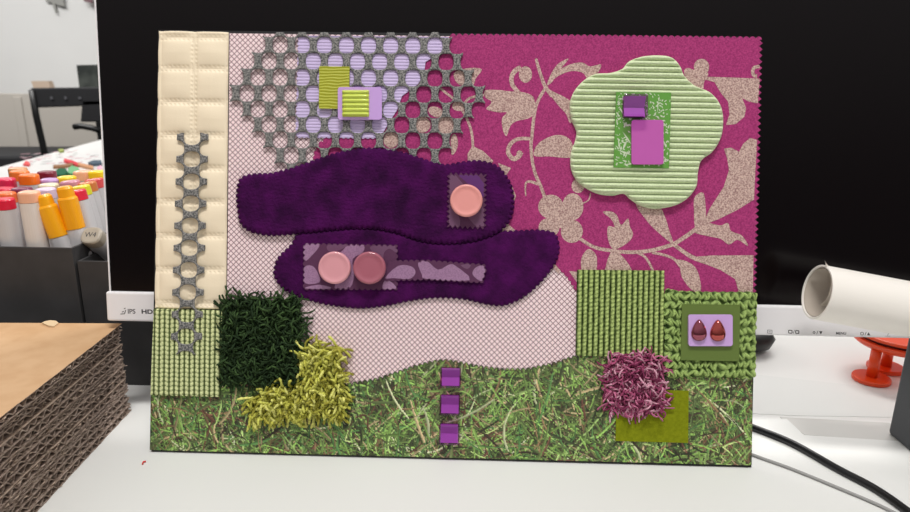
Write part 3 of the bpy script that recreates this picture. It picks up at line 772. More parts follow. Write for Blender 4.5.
# ---- magenta floral fabric
M_mag = mat('magenta_linen', (184, 66, 126), 0.8, noise=(950, 0.34, 0.66), rgb2=(146, 46, 100), bump=(1500, 0.5, 0.0003))
M_bei = mat('beige_print', (218, 190, 178), 0.85, noise=(950, 0.36, 0.66), rgb2=(152, 116, 114), bump=(1500, 0.5, 0.0003))
top_e = jag([(450, 35.0), (600, 36.0), (762, 38.0)], 6.2, 3.0, 'scallop', closed=False, out=1)
right_e = jag([(761, 40), (757.5, 200), (754.5, 294)], 6.2, 3.6, 'zig', closed=False, out=1)
low_e = [(700, 300), (600, 300)]
diag = jag(smooth_open([(582, 300), (573, 285), (566, 275), (552, 262), (540, 248), (520, 235), (480, 200), (420, 180), (360, 172), (322, 168), (314, 158), (318, 146), (322, 141)], 4), 5.4, 2.2, 'scallop', closed=False, out=1)
mp_ = list(top_e) + list(right_e) + low_e + list(diag) + [(330, 120), (395, 80), (425, 50)]
mg = MB().prism(b2(mp_, 1.2), 0.52, 1.2)
ZP = [1.235]
def pr(pts, k=4, sm=True):
    P_ = smooth_closed(pts, k) if sm else pts
    ZP[0] += 0.0022
    mg.flat(b2(P_, 1.2), ZP[0], 1)
def ell(cx, cy, rx, ry, rot=0): pr([(cx + rx * math.cos(t) * math.cos(rot) - ry * math.sin(t) * math.sin(rot), cy + rx * math.cos(t) * math.sin(rot) + ry * math.sin(t) * math.cos(rot)) for t in np.linspace(0, 6.283, 16, endpoint=False)], 2)
def st(pts, w_): pr(strk(smooth_open(pts, 5), w_), sm=False)
pr([(484.8, 90.5), (498, 90), (509, 91.3), (521.6, 92), (531, 95), (534.4, 99.8), (535.3, 107), (533.3, 114.7), (527.8, 118.6), (517, 121), (510.6, 125.6), (506.7, 135.8), (503.6, 132), (501.7, 122.5), (502.8, 117), (506.7, 112.3), (498, 112.3), (486.4, 109.2), (490.3, 104.5), (491, 101), (485.6, 97.5)])
st([(519, 93), (512.5, 85), (511.6, 77), (515, 71), (521, 67.5)], (4, 5)); ell(525.5, 74.5, 6.6, 8.2)
st([(536, 58.5), (538, 66), (541, 75.7), (545, 86), (552, 96)], (2.6, 4))
pr([(546, 89), (556, 93), (566, 98), (573, 104), (576, 118), (570, 123), (566, 114), (558, 105)])
pr([(547, 85), (551, 74), (558, 64), (568.6, 58.5), (563, 66), (557, 74), (552, 82)])
pr([(551, 81), (558, 71), (570, 64.5), (582, 62.5), (590, 66.5), (601, 64.5), (597, 74), (588, 79), (583, 73), (572, 71), (560, 75)])
st([(547, 86), (540.5, 96), (536, 106), (533.5, 120), (532, 135), (531, 146), (532.4, 161.6), (535.4, 174), (540.6, 186), (545, 198)], 3.2)
st([(531.5, 138.8), (519, 138.8), (511, 143.5), (508, 152), (513, 158.8), (518.5, 156.5), (521, 152)], (3.2, 5.2)); ell(519.5, 154, 3, 3.6)
pr([(533.6, 152), (538, 144), (546.8, 138), (557, 135), (566, 136.7), (572, 143), (573, 156), (564, 157.8), (550, 156.4), (536, 156.4)])
st([(538, 184), (530, 181.5), (525.6, 184), (525.7, 196)], (3.2, 1.2))
ell(550.8, 206.7, 12.6, 12); ell(572.7, 206.7, 10.6, 13.4); ell(549, 227.5, 10.5, 9.5); ell(571.8, 231.3, 11, 11.5); ell(561, 219, 10, 9)
st([(579, 238), (593.8, 247), (611.4, 250.6), (630, 252.2), (650, 250.6), (671, 245), (684, 237.6), (700, 226)], (3.2, 4.2))
pr([(589.4, 249), (595.5, 254), (597, 261), (595, 272), (583, 272), (581, 261), (584, 253)])
pr([(602.7, 212), (611, 211.5), (617, 215.5), (621, 225), (628, 218.5), (629.8, 226.5), (633, 234.4), (628, 242.4), (614, 249.5), (608, 239), (608, 226.5), (614.5, 227), (611, 219)])
pr([(613.8, 250.4), (623, 257), (631, 268.5), (631, 276), (606, 276), (606, 266), (609, 256)])
pr([(636, 203), (658, 206), (665, 217), (669, 230), (672.8, 243.4), (660, 234), (647, 221)])
pr([(757, 140), (750, 138), (743, 144), (739, 152), (731, 147.5), (724, 148.8), (727, 158), (729, 170), (723.6, 187), (709.6, 208.7), (702, 225.5), (718, 219.4), (737.5, 209.8), (754, 199.5), (755.4, 170)], sm=False)
pr([(694, 212), (694.5, 197.5), (703, 192.6), (705.5, 206), (705, 220), (697, 230), (694.5, 224)])
pr([(694.6, 232.3), (700, 226), (707.5, 222.7), (720, 225.5), (728, 223), (731, 231), (741.8, 235.6), (748, 246), (737.5, 239.8), (729, 244.5), (720.4, 238.8), (707.5, 236)])
st([(673, 244), (684, 252), (694, 258), (712, 264)], (3.6, 4.5))
pr([(692.4, 257), (711.8, 255.5), (753.4, 255.2), (752.8, 296), (740, 296), (735, 279), (720.4, 270), (703, 263)], sm=False)
pr([(676, 260), (687, 261.5), (697, 270), (701, 290), (692, 290), (682, 277.5), (680, 268)])
st([(652, 252.5), (664, 255), (674, 259), (680, 266)], 2.6); st([(637, 252.5), (646, 258), (653.7, 272)], 2.4)
ell(701.5, 67, 7.6, 8.2); pr([(694, 70), (708, 73), (704, 82), (702, 92), (690, 86), (684, 72), (688, 68)])
pr([(701.5, 76.6), (727, 77.4), (759.6, 78.6), (757.8, 103.4), (748.7, 101.5), (742, 98), (746, 108), (744.4, 116.6), (735.8, 124), (726, 125), (729.4, 114.4), (728, 101.5), (720.8, 93), (714.4, 82), (702.5, 79)], sm=False)
st([(759.5, 66.5), (754.5, 67.5), (752.6, 71.5), (754, 75.5), (757, 76)], (3.2, 3.6))
pr([(455, 72), (470, 68), (481.7, 69.4), (476, 78), (473, 85), (462, 86), (455, 80)])
st([(440, 88), (450, 96), (462, 104), (470, 98), (484, 95)], 2.4); ell(459, 106, 7, 5)
st([(462, 110), (467, 118.7), (471.6, 132.7), (473, 147)], 2.6)
pr([(472.5, 146), (483, 151), (493.5, 161), (490, 165), (468, 165), (467.5, 154)], sm=False)
pr([(440, 116), (449, 117), (455, 124), (449, 134), (438, 133)]); pr([(455, 134), (458, 141.5), (456.5, 150), (452, 155), (451, 147), (451, 138)])
ell(422.5, 124.7, 8, 8); ell(391, 140, 7.5, 8); ell(436, 112, 8, 5, 0.4)
pr([(498, 163), (511, 168), (505, 177)], sm=False); pr([(512, 186), (516, 196), (513, 205)], sm=False); pr([(506, 222), (516, 231), (500, 233)], sm=False)
ell(578, 186, 6.5, 7); st([(590.5, 193), (588.5, 200), (582, 203.6)], 1.2)
pr([(553, 262), (560, 270), (559, 274), (551, 266)], sm=False); pr([(569, 271), (578, 272), (578, 284)], sm=False)
on_board(mg, 'floral_fabric', [M_mag, M_bei], 'magenta linen fabric with beige leafy floral print, right half of the board', 'fabric')

# ---- lavender ribbed card under the felt
lv = [(297, 35.5), (449, 36.8), (441, 52), (425.5, 62), (424, 74), (418, 84), (402, 96), (397, 110), (388, 124), (380, 138)] + list(jag([(380, 138), (297, 137)], 5, 1.6, 'scallop', closed=False)) + list(jag([(296, 136), (298.5, 36)], 5, 1.8, 'scallop', closed=False))
rib = lambda x, y: 1.5 + 0.4 * np.abs(np.cos(np.pi * (y - 0.012 * x) / 3.15)) ** 0.6
on_board(gridslab(sdf_poly(lv), (292, 32, 454, 142), 0.7, 1.42, lambda x, y, d: rib(x, y) + 0.1, href=2.0), 'ribbed_card', mat('lavender_ribbed', (204, 186, 226), 0.6),
         'lavender ribbed card seen through the holes of the grey felt', 'card')

# ---- velvet outlines (needed for cuts)
VU = [(235.8, 192.8), (239.3, 178.7), (251.7, 174), (272.8, 172.7), (301, 164.6), (325.5, 155.8), (350, 149.8), (374.8, 148), (403, 152.3), (427.5, 160.4), (445, 164.6), (462.7, 161.8), (480.3, 160.6), (498, 166.4), (510, 182), (513.7, 199.8), (511.2, 217.4), (501.4, 229.7), (487, 236.7), (466, 242), (438, 243), (417, 239.5), (396, 232.5), (375, 228.5), (350, 228), (311.5, 231.5), (272.8, 235), (251.7, 232), (240.4, 224.4), (237, 210)]
VL = [(273.8, 270), (278, 257.8), (290.3, 245.5), (304, 229), (350, 220), (400, 222), (440, 232), (480, 230), (502.6, 231.5), (520, 231), (541.3, 230.5), (555.5, 234.5), (559, 250), (553.6, 265.7), (537.8, 285), (520, 299), (502.6, 305.2), (485, 303.7), (464, 299), (436, 297.4), (407.7, 301), (383, 306), (358.5, 308), (330, 305), (305.7, 299), (284.6, 290), (274.8, 278)]
VUj = jag(smooth_closed(VU, 5), 5.4, 2.6, 'scallop', out=1); VLj = jag(smooth_closed(VL, 5), 5.4, 2.6, 'scallop', out=1)
sVU = sdf_poly(VUj); sVL = sdf_poly(VLj); sVU0 = sdf_poly(smooth_closed(VU, 3))

# ---- hexagonal felt mesh
def hexfelt(cells, present, lat, holes_r, bbox, clip, step=0.55, axis=0, off=3.4):
    """cells: (i, j) lattice indices; lat(i, j) -> centre"""
    C = np.array([lat(i, j) for i, j in cells], float)
    allc = set(cells)
    for i, j in list(cells):
        for di, dj in ((0, 1), (0, -1), (1, 0), (-1, 0), (1, 1), (1, -1), (-1, 1), (-1, -1)): allc.add((i + di, j + dj))
    H = np.array([lat(i, j) for i, j in allc if (i, j)], float)
    pw_, ph_ = (22.15, 15.85)
    def f(X, Y):
        if axis: a, b = 'y', 'x'
        out = np.full(X.shape, 1e9)
        for cx, cy in C:
            dx, dy = (X - cx, Y - cy) if axis == 0 else (Y - cy, X - cx)
            dx = np.abs(dx); dy = np.abs(dy)
            # squashed pointy hexagon
            e1 = dx - pw_ / 2; e2 = (dx * 5.2 + dy * 11.07) / 12.2 - (11.07 * 10.6) / 12.2
            out = np.minimum(out, np.maximum(e1, e2))
        out = out - off
        for cx, cy in H:
            dx, dy = (X - cx, Y - cy) if axis == 0 else (Y - cy, X - cx)
            n_ = (np.abs(dx / holes_r[0]) ** 2.6 + np.abs(dy / holes_r[1]) ** 2.3) ** (1 / 2.45)
            out = np.maximum(out, (1 - n_) * holes_r[0])
        return np.maximum(out, clip(X, Y))
    return f
rows = [(1, 44.8, 278.6, 8), (2, 61.0, 267.6, 9), (3, 77.4, 257.6, 10), (4, 93.7, 246.6, 11), (5, 109.3, 257.6, 10), (6, 124.4, 268.4, 9), (7, 140.0, 279.8, 8), (8, 155.5, 291.4, 7)]
def lat1(i, j):
    y = {0: 29.0, 1: 44.8, 2: 61.0, 3: 77.4, 4: 93.7, 5: 109.3, 6: 124.4, 7: 140.0, 8: 155.5, 9: 171.0}[i]
    x0 = 246.6 + (11.08 if i % 2 else 0)   # even rows start on the lattice of row 4
    x = x0 + 22.15 * j; return (x + (y - 94) * 0.004 * 0, y + (x - 350) * 0.006)
def cells1():
    out = []
    for i, y, x0, n in rows:
        b0 = 246.6 + (11.08 if i % 2 else 0); j0 = round((x0 - b0) / 22.15); out += [(i, j0 + k) for k in range(n)]
    return out
cl1 = cells1()
# hole lattice neighbours in offset coordinates are covered by the wider ring below
def hexfelt1():
    C = [lat1(*c) for c in cl1]; H = [lat1(i, j) for i in range(0, 10) for j in range(-2, 13)]
    C = np.array(C); H = np.array(H)
    def f(X, Y):
        out = np.full(X.shape, 1e9)
        for cx, cy in C:
            dx = np.abs(X - cx); dy = np.abs(Y - cy)
            out = np.minimum(out, np.maximum(dx - 11.08, (dx * 5.0 + dy * 11.08) / 12.15 - 11.08 * 10.4 / 12.15))
        out = out - 6.0
        for cx, cy in H:
            dx = np.abs(X - cx) / 7.7; dy = np.abs(Y - cy) / 8.3
            out = np.maximum(out, (1 - (dx ** 3.4 + dy ** 2.1) ** (1 / 2.6)) * 7.6)
        return np.maximum(np.maximum(out, -(sVU0(X, Y) + 1.0)), 32.0 - Y)
    return f
M_felt = mat('grey_felt', (156, 153, 150), 0.95, noise=(850, 0.4, 0.6), rgb2=(84, 86, 86), bump=(1500, 0.8, 0.0006))
fz = gridslab(hexfelt1(), (222, 28, 492, 170), 0.55, 2.05, lambda x, y, d: 3.35 - 0.4 * np.exp(-np.abs(d) / 0.5))
on_board(fz, 'felt_net', M_felt, 'large grey felt net with rounded hexagonal holes at the upper left', 'felt')

# ---- cream quilted strip
def cream_h(x, y, d):
    xl = x + (y - 170) * 0.010
    s1 = np.abs(xl - 192.5); seams = np.array([37, 68.2, 101.8, 134.8, 168, 201.5, 235.8, 269.5, 303.5]); yy_ = y - (x - 193) * 0.008
    sy = np.min(np.abs(yy_[:, None] - seams[None, :]), 1)
    e = np.minimum(np.abs(xl - 159.5), np.abs(xl - 226.5)); q = np.minimum(s1, e)
    h = 1.1 + 2.3 * (1 - np.exp(-q / 6)) * (1 - np.exp(-sy / 6))
    for ln, al in ((np.abs(s1 - 2.2), y), (np.abs(sy - 2.4), x)):   # double rows of stitches
        h = h + 0.22 * np.exp(-(ln / 0.8) ** 2) * np.cos(np.pi * al / 2.2) - 0.2 * np.exp(-(ln / 1.1) ** 2)
    h = h + noise2(x, y, 0.25, 2) * 0.1
    return h - 0.9 * np.exp(-np.abs(d) / 1.0)
crp = [(157.6, 30.2), (227.6, 31.4), (225.0, 309.5), (153.7, 308.4)]
on_board(gridslab(sdf_poly(crp), (150, 26, 232, 312), 0.6, 0.1, cream_h, href=2.5), 'quilted_strip', mat('cream_leather', (248, 231, 202), 0.5, bump=(900, 0.3, 0.0002)),
         'cream quilted strip stitched in squares down the left side of the board', 'fabric', smooth=True)

# ---- woven swatches
def mixc(a, b, t): a = np.array(lin(a)); b = np.array(lin(b)); return a[None, :] * (1 - t[:, None]) + b[None, :] * t[:, None]
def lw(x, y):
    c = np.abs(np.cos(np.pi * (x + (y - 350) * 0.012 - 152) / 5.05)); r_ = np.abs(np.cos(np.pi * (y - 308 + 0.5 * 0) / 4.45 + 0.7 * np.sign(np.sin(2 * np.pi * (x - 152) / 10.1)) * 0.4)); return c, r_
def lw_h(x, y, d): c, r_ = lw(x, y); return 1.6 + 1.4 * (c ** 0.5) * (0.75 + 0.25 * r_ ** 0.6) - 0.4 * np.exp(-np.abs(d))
def lw_c(x, y, d): c, r_ = lw(x, y); t = np.clip(c * (0.38 + .62 * r_) * 2.0 - 0.4, 0, 1); return mixc((82, 98, 52), (238, 244, 182), t)  # dark warp threads; shade between the rows is put into the colour
M_attr = mat('yarn_with_gap_shade', attr=True, rough=0.85, noise=(900, 0.35, 0.65), rgb2=(0.72, 0.72, 0.7), bump=(1500, 0.6, 0.0004))
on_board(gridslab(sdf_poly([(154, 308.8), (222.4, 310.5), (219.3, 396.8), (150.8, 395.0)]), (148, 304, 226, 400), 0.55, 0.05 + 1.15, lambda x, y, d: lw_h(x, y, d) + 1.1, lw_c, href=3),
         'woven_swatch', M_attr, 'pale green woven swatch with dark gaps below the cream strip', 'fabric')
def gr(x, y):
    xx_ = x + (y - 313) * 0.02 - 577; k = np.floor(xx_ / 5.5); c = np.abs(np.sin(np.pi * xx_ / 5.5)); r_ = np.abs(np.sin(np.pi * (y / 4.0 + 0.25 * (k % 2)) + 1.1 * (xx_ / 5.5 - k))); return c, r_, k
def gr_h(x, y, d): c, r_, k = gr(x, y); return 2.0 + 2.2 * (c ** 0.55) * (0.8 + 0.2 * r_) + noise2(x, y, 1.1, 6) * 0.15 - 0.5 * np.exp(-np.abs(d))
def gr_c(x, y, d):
    c, r_, k = gr(x, y); t = np.clip(c * 1.5 - 0.35, 0, 1) * (0.45 + .55 * r_); return mixc((54, 74, 30), (200, 220, 136), np.clip(t + noise2(x, y, 1.3, 3) * 0.22, 0, 1))  # shade between ribs and stitches put into the vertex colour
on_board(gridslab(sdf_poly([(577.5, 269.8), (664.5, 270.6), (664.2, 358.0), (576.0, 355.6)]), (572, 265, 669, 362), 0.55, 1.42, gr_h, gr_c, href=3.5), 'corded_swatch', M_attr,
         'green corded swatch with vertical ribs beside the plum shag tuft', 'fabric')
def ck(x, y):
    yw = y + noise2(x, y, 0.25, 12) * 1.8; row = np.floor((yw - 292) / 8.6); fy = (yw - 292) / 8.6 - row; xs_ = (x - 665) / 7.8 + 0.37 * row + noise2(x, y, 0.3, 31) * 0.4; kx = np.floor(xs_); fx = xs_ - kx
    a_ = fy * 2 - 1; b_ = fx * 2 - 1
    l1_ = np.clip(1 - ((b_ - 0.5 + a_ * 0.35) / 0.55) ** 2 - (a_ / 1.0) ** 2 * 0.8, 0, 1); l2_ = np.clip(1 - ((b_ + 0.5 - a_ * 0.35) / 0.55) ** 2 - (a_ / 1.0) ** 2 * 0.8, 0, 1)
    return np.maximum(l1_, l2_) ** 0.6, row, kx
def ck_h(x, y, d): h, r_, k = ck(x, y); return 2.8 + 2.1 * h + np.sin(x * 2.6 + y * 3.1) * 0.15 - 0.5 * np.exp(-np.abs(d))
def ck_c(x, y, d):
    h, r_, k = ck(x, y); t = np.clip(0.2 + h * 0.75 + np.sin(x * 2.6 + y * 3.1) * 0.22 + noise2(x, y, 0.8, 8) * .3, 0, 1); return mixc((60, 84, 42), (184, 210, 126), t)  # shade in the gaps between knots put into the vertex colour
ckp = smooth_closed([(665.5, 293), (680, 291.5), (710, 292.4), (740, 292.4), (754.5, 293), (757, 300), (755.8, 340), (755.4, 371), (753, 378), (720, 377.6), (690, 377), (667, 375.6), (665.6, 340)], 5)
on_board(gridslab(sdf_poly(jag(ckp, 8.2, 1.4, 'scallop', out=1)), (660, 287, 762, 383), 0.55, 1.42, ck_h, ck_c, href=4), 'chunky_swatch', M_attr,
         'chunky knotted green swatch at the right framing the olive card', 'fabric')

# ---- grey felt chain on the strip
chain = [(191.6, 137.0), (191.3, 159), (190.9, 181.5), (190.3, 203.5), (189.6, 225.6), (188.8, 248), (188.2, 270), (187.2, 292.5), (186.3, 314.5), (185.6, 336.5)]
def chain_f(X, Y):
    out = np.full(X.shape, 1e9)
    for cx, cy in chain:
        dx = np.abs(X - cx); dy = np.abs(Y - cy)
        out = np.minimum(out, np.maximum(dy - 11.1, (dy * 4.6 + dx * 11.1) / 12.0 - 11.1 * 9.9 / 12.0))
    out = out - 7.0
    for cx, cy in chain + [(191.8, 115), (185.0, 359)]:
        for ox, oy in ((0, 0), (-16.0, 11), (16.0, 11), (-16.0, -11), (16.0, -11)):
            dx = np.abs(X - cx - ox) / 8.3; dy = np.abs(Y - cy - oy) / 7.9
            out = np.maximum(out, (1 - (dx ** 2.0 + dy ** 3.4) ** (1 / 2.5)) * 7.6)
    return np.maximum(np.maximum(out, 132.6 - Y), np.abs(X - (188.8 + (248 - Y) * 0.03)) - 15.6)
on_board(gridslab(chain_f, (166, 128, 212, 356), 0.5, 3.55, lambda x, y, d: 4.9 - 0.5 * np.exp(-np.abs(d) / 0.5)), 'felt_chain', M_felt,
         'narrow chain of grey felt hexagons running down the cream strip', 'felt')

# ---- velvet shapes
def vel_mat(name):
    M_ = mat(name, (76, 8, 80), 0.9, noise=(75, 0.32, 0.7), rgb2=(44, 2, 48), bump=(700, 0.8, 0.0009), sheen=0.08, sheen_tint=(170, 60, 190)); return M_
M_vel = vel_mat('purple_velvet')
on_board(gridslab(sVU, (230, 142, 519, 248), 0.6, 1.42, lambda x, y, d: 2.2 + 2.8 * (1 - np.exp(d / 1.2)) + noise2(x, y, 0.12, 6) * 0.12 + noise2(x, y, 1.3, 5) * 0.12, href=4.6), 'velvet_shape', M_vel,
         'upper deep purple velvet shape with scalloped edge, holding one button', 'fabric', smooth=True, group='purple velvet shapes')
sVLc = lambda X, Y: np.maximum(sVL(X, Y), -(sVU(X, Y) - 0.15))
on_board(gridslab(sVLc, (268, 226, 565, 313), 0.6, 1.42, lambda x, y, d: 2.0 + 1.7 * (1 - np.exp(d / 1.2)) + noise2(x, y, 0.12, 7) * 0.1 + noise2(x, y, 1.3, 9) * 0.1, href=3.4), 'velvet_shape', M_vel,
         'lower deep purple velvet shape with scalloped edge, holding two buttons', 'fabric', smooth=True, group='purple velvet shapes')

# ---- camouflage patches
M_cd = mat('dark_plum_print', (88, 44, 78), 0.75, bump=(1500, 0.5, 0.0003)); M_cl = mat('mauve_print', (164, 124, 158), 0.75, bump=(1500, 0.5, 0.0003), noise=(1200, 0.4, 0.6), rgb2=(146, 108, 142))
M_cm = mat('greyed_plum_print', (112, 74, 104), 0.75, bump=(1500, 0.5, 0.0003)); M_cb = mat('violet_print', (96, 44, 112), 0.75)
def patch(outl, polys, z0, z1, label, base=0):
    m_ = MB().prism(b2(outl, z1), z0, z1, mi=base); z = z1 + 0.03; sd_ = sdf_poly(outl)
    for mi_, pts in polys:
        z += 0.004
        # clip the printed figure to the patch by walking its points inside
        Q, _ = resample(pts, 1.0, True); c = np.mean(Q, 0); R_ = []
        for q in Q:
            p_ = q.copy()
            for _i in range(40):
                if sd_(np.array([p_[0]]), np.array([p_[1]]))[0] < -0.3: break
                p_ = p_ + (c - p_) * 0.06
            R_.append(tuple(p_))
        m_.flat(b2(R_, z1), z, mi_)
    return on_board(m_, 'camouflage_patch', [M_cd, M_cl, M_cm, M_cb], label, 'fabric')
zz = lambda x, y: (295 + x / 4.55, 235 + y / 4.55)
Zp = lambda L_: [zz(x, y) for x, y in L_]
bigp = jag([zz(42, 42), zz(462, 50), zz(462, 245), zz(42, 245)], 5.6, 2.8, 'scallop', out=1)
patch(bigp, [(1, smooth_closed(Zp([(42, 42), (112, 42), (80, 90), (42, 118)]), 3)), (1, smooth_closed(Zp([(42, 148), (78, 140), (104, 172), (112, 215), (42, 218)]), 3)),
             (1, smooth_closed(Zp([(42, 243), (110, 226), (170, 244)]), 3)), (1, smooth_closed(Zp([(160, 80), (205, 80), (245, 45), (312, 46), (308, 80), (262, 110), (268, 180), (250, 240), (180, 242), (200, 170)]), 3)),
             (2, smooth_closed(Zp([(150, 45), (240, 44), (200, 70), (155, 75)]), 3)), (2, smooth_closed(Zp([(345, 50), (452, 48), (462, 80), (430, 62), (405, 80), (398, 112), (360, 85)]), 3)),
             (1, smooth_closed(Zp([(400, 245), (410, 205), (440, 215), (460, 244)]), 3))],
      3.9, 4.4, 'large plum camouflage patch under the two lower buttons')
strp = jag([zz(440, 120), zz(600, 118), zz(860, 138), zz(866, 160), zz(850, 214), zz(600, 200), zz(405, 205), zz(405, 150)], 5.6, 2.8, 'scallop', out=1)
patch(strp, [(1, smooth_closed(Zp([(410, 195), (470, 140), (530, 143), (548, 172), (520, 200), (450, 196)]), 3)), (1, smooth_closed(Zp([(560, 128), (600, 118), (650, 158), (700, 135), (730, 140), (795, 206), (600, 200), (578, 180)]), 3)),
             (2, smooth_closed(Zp([(755, 138), (800, 132), (785, 155)]), 3)), (1, smooth_closed(Zp([(820, 150), (852, 138), (866, 160), (850, 210), (808, 180)]), 3))],
      4.5, 5.0, 'narrow plum camouflage strip running right from the two buttons')
smp = jag([(448.5, 173.8), (485.5, 174.4), (484.8, 228), (448, 226.8)], 5.0, 3.2, 'zig', out=1)
patch(smp, [(2, [(449.5, 175), (455, 174.5), (484, 208), (484, 226), (476, 227), (449.5, 195)]), (3, [(458, 175), (478, 175), (484, 184), (484, 198)]), (2, smooth_closed([(449.5, 204), (458, 214), (460, 226), (449.5, 226)], 2))],
      5.15, 5.65, 'small dark plum camouflage patch under the upper button')

# ---- buttons
def button(px, py, rpx, z, c, label):
    u, v = B(px, py, z + 5); r = rpx / 657 * 452
    e = MB(); e.lathe([(0, 0), (r - 1.5, 0), (r - .2, 1.0), (r, 2.4), (r, 4.2), (r - .5, 5.2), (r - 1.3, 5.5), (r - 2.2, 5.2), (r - 3.2, 4.85), (r * 0.55, 4.9), (0, 4.9)], 64)
    o = e.build('button', mat('button_colour', c, 0.28, coat=0.5), matrix=BMAT @ Matrix.Translation((float(u) * MM, float(v) * MM, z * MM)), centre=(0, 0, 0), smooth=True, label=label, cat='button', group='round glossy buttons')
button(466.3, 200.5, 16.2, 5.75, (238, 158, 152), 'coral pink round button on the upper velvet shape')
button(334.2, 267.8, 16.3, 4.5, (224, 156, 164), 'light pink round button, left of the lower pair')
button(369.2, 267.9, 16.3, 5.2, (172, 96, 112), 'dusky rose round button, right of the lower pair')

# ---- small samples on the felt
on_board(gridslab(sdf_poly(rect(319.0, 66.4, 349.3, 108.6, 0.01)), (316, 63, 353, 112), 0.5, 3.4, lambda x, y, d: 4.3 + 0.12 * np.sin(2 * np.pi * (y + 0.3 * np.sin(x * 0.35 + y * .3) + noise2(x, y, .2, 3) * .5) / 3.0), href=4.3),
         'ribbed_card', mat('olive_ribbed', (172, 174, 44), 0.45), 'olive green card with fine horizontal ridges on the felt net', 'card')
def plate(x0, y0, x1, y1, r, z0, z1, c, label, rough=0.2, name='acrylic_plate'):
    P_ = rrect(x0, y0, x1, y1, r); return on_board(MB().prism(b2(P_, z1), z0, z1), name, mat('acrylic_colour', c, rough, coat=0.3), label, 'plate', bevel=0.35)
plate(337.8, 87.0, 381.8, 119.6, 2.6, 4.55, 6.4, (204, 164, 228), 'lavender acrylic plate lying under the lime ribbed square')
on_board(gridslab(sdf_poly(rrect(341.8, 89.3, 368.6, 116.2, 1.0)), (340, 87, 371, 118), 0.45, 6.45, lambda x, y, d: 7.8 + 1.1 * np.abs(np.sin(np.pi * (y - 89.3) / 4.5)) ** 0.9 - 1.2 * np.exp(d / 1.3), href=8.6), 'ribbed_square',
         mat('lime_moulded', (204, 218, 84), 0.3, coat=0.3), 'raised lime green square with six rounded ridges', 'tile', smooth=True)

# ---- ribbed flower
FL = [(623, 68), (629.6, 60.6), (643, 55.6), (659.5, 54.3), (672.8, 56.6), (681, 65), (685.5, 75), (696, 84.8), (711, 91.4), (721, 103), (724.5, 118), (722.5, 136), (714, 151), (702.6, 160), (699, 172.8), (697.6, 186), (689, 197.6), (676, 205.3), (656, 208.6), (641, 205), (631, 198.6), (624.6, 193.3), (613, 195.3), (596.4, 192.7), (580, 182.7), (572, 169.4), (571.5, 152.8), (576, 139.6), (577, 130), (572, 118), (570.5, 103), (575, 90), (585, 79), (596.4, 73), (611, 72)]
sFL = sdf_poly(smooth_closed(FL, 4))
def fl_h(x, y, d):
    c = np.abs(np.sin(np.pi * (y - (x - 645) * 0.016 - 54) / 5.85)); 
    return 3.2 + 2.9 * c ** 0.75 * np.clip(1 - np.exp(d / 1.3), 0, 1) + noise2(x, y, 1.6, 4) * 0.12
on_board(gridslab(sFL, (566, 50, 729, 213), 0.6, 1.42, fl_h, href=5.5), 'ribbed_flower', mat('pale_green_cord', (218, 230, 190), 0.9, noise=(700, 0.35, 0.65), rgb2=(204, 219, 174), bump=(1300, 0.7, 0.0005), sheen=0.3),
         'pale green five-petal flower shape made of thick horizontal cords', 'felt', smooth=True)
gp = rect(614.5, 92.6, 671, 167.6, 0.0); gp = [(616.2, 92.0), (671.2, 92.6), (669.0, 168.2), (613.6, 167.4)]
pm = MB().prism(b2(gp, 7.0), 6.25, 7.0); r = random.Random(12); z = 7.03; sgp = sdf_poly(gp)
for k in range(430):
    x = r.uniform(615, 671); y = r.uniform(93, 168); a = r.choice((-0.9, 0.7, 0.9, 1.5, 0)) + r.gauss(0, .25); l = r.uniform(0.7, 2.4) if k > 24 else r.uniform(4, 9); w2 = r.uniform(0.4, 0.95)
    pts = [(x - math.cos(a) * l, y - math.sin(a) * l), (x + math.sin(a) * w2, y - math.cos(a) * w2), (x + math.cos(a) * l, y + math.sin(a) * l), (x - math.sin(a) * w2, y + math.cos(a) * w2)]
    if all(sgp(np.array([p_[0]]), np.array([p_[1]]))[0] < -0.4 for p_ in pts): z += 0.0003; pm.flat(b2(pts, 7.0), z, 1)
on_board(pm, 'speckled_card', [mat('leaf_green_print', (98, 158, 62), 0.5), mat('pale_fleck_print', (204, 216, 186), 0.6)], 'bright green card with white flecks in the middle of the flower', 'card')
plate(631.6, 119.8, 663.6, 164.4, 2.6, 7.15, 8.9, (196, 92, 176), 'orchid pink acrylic plate below the gem on the flower')

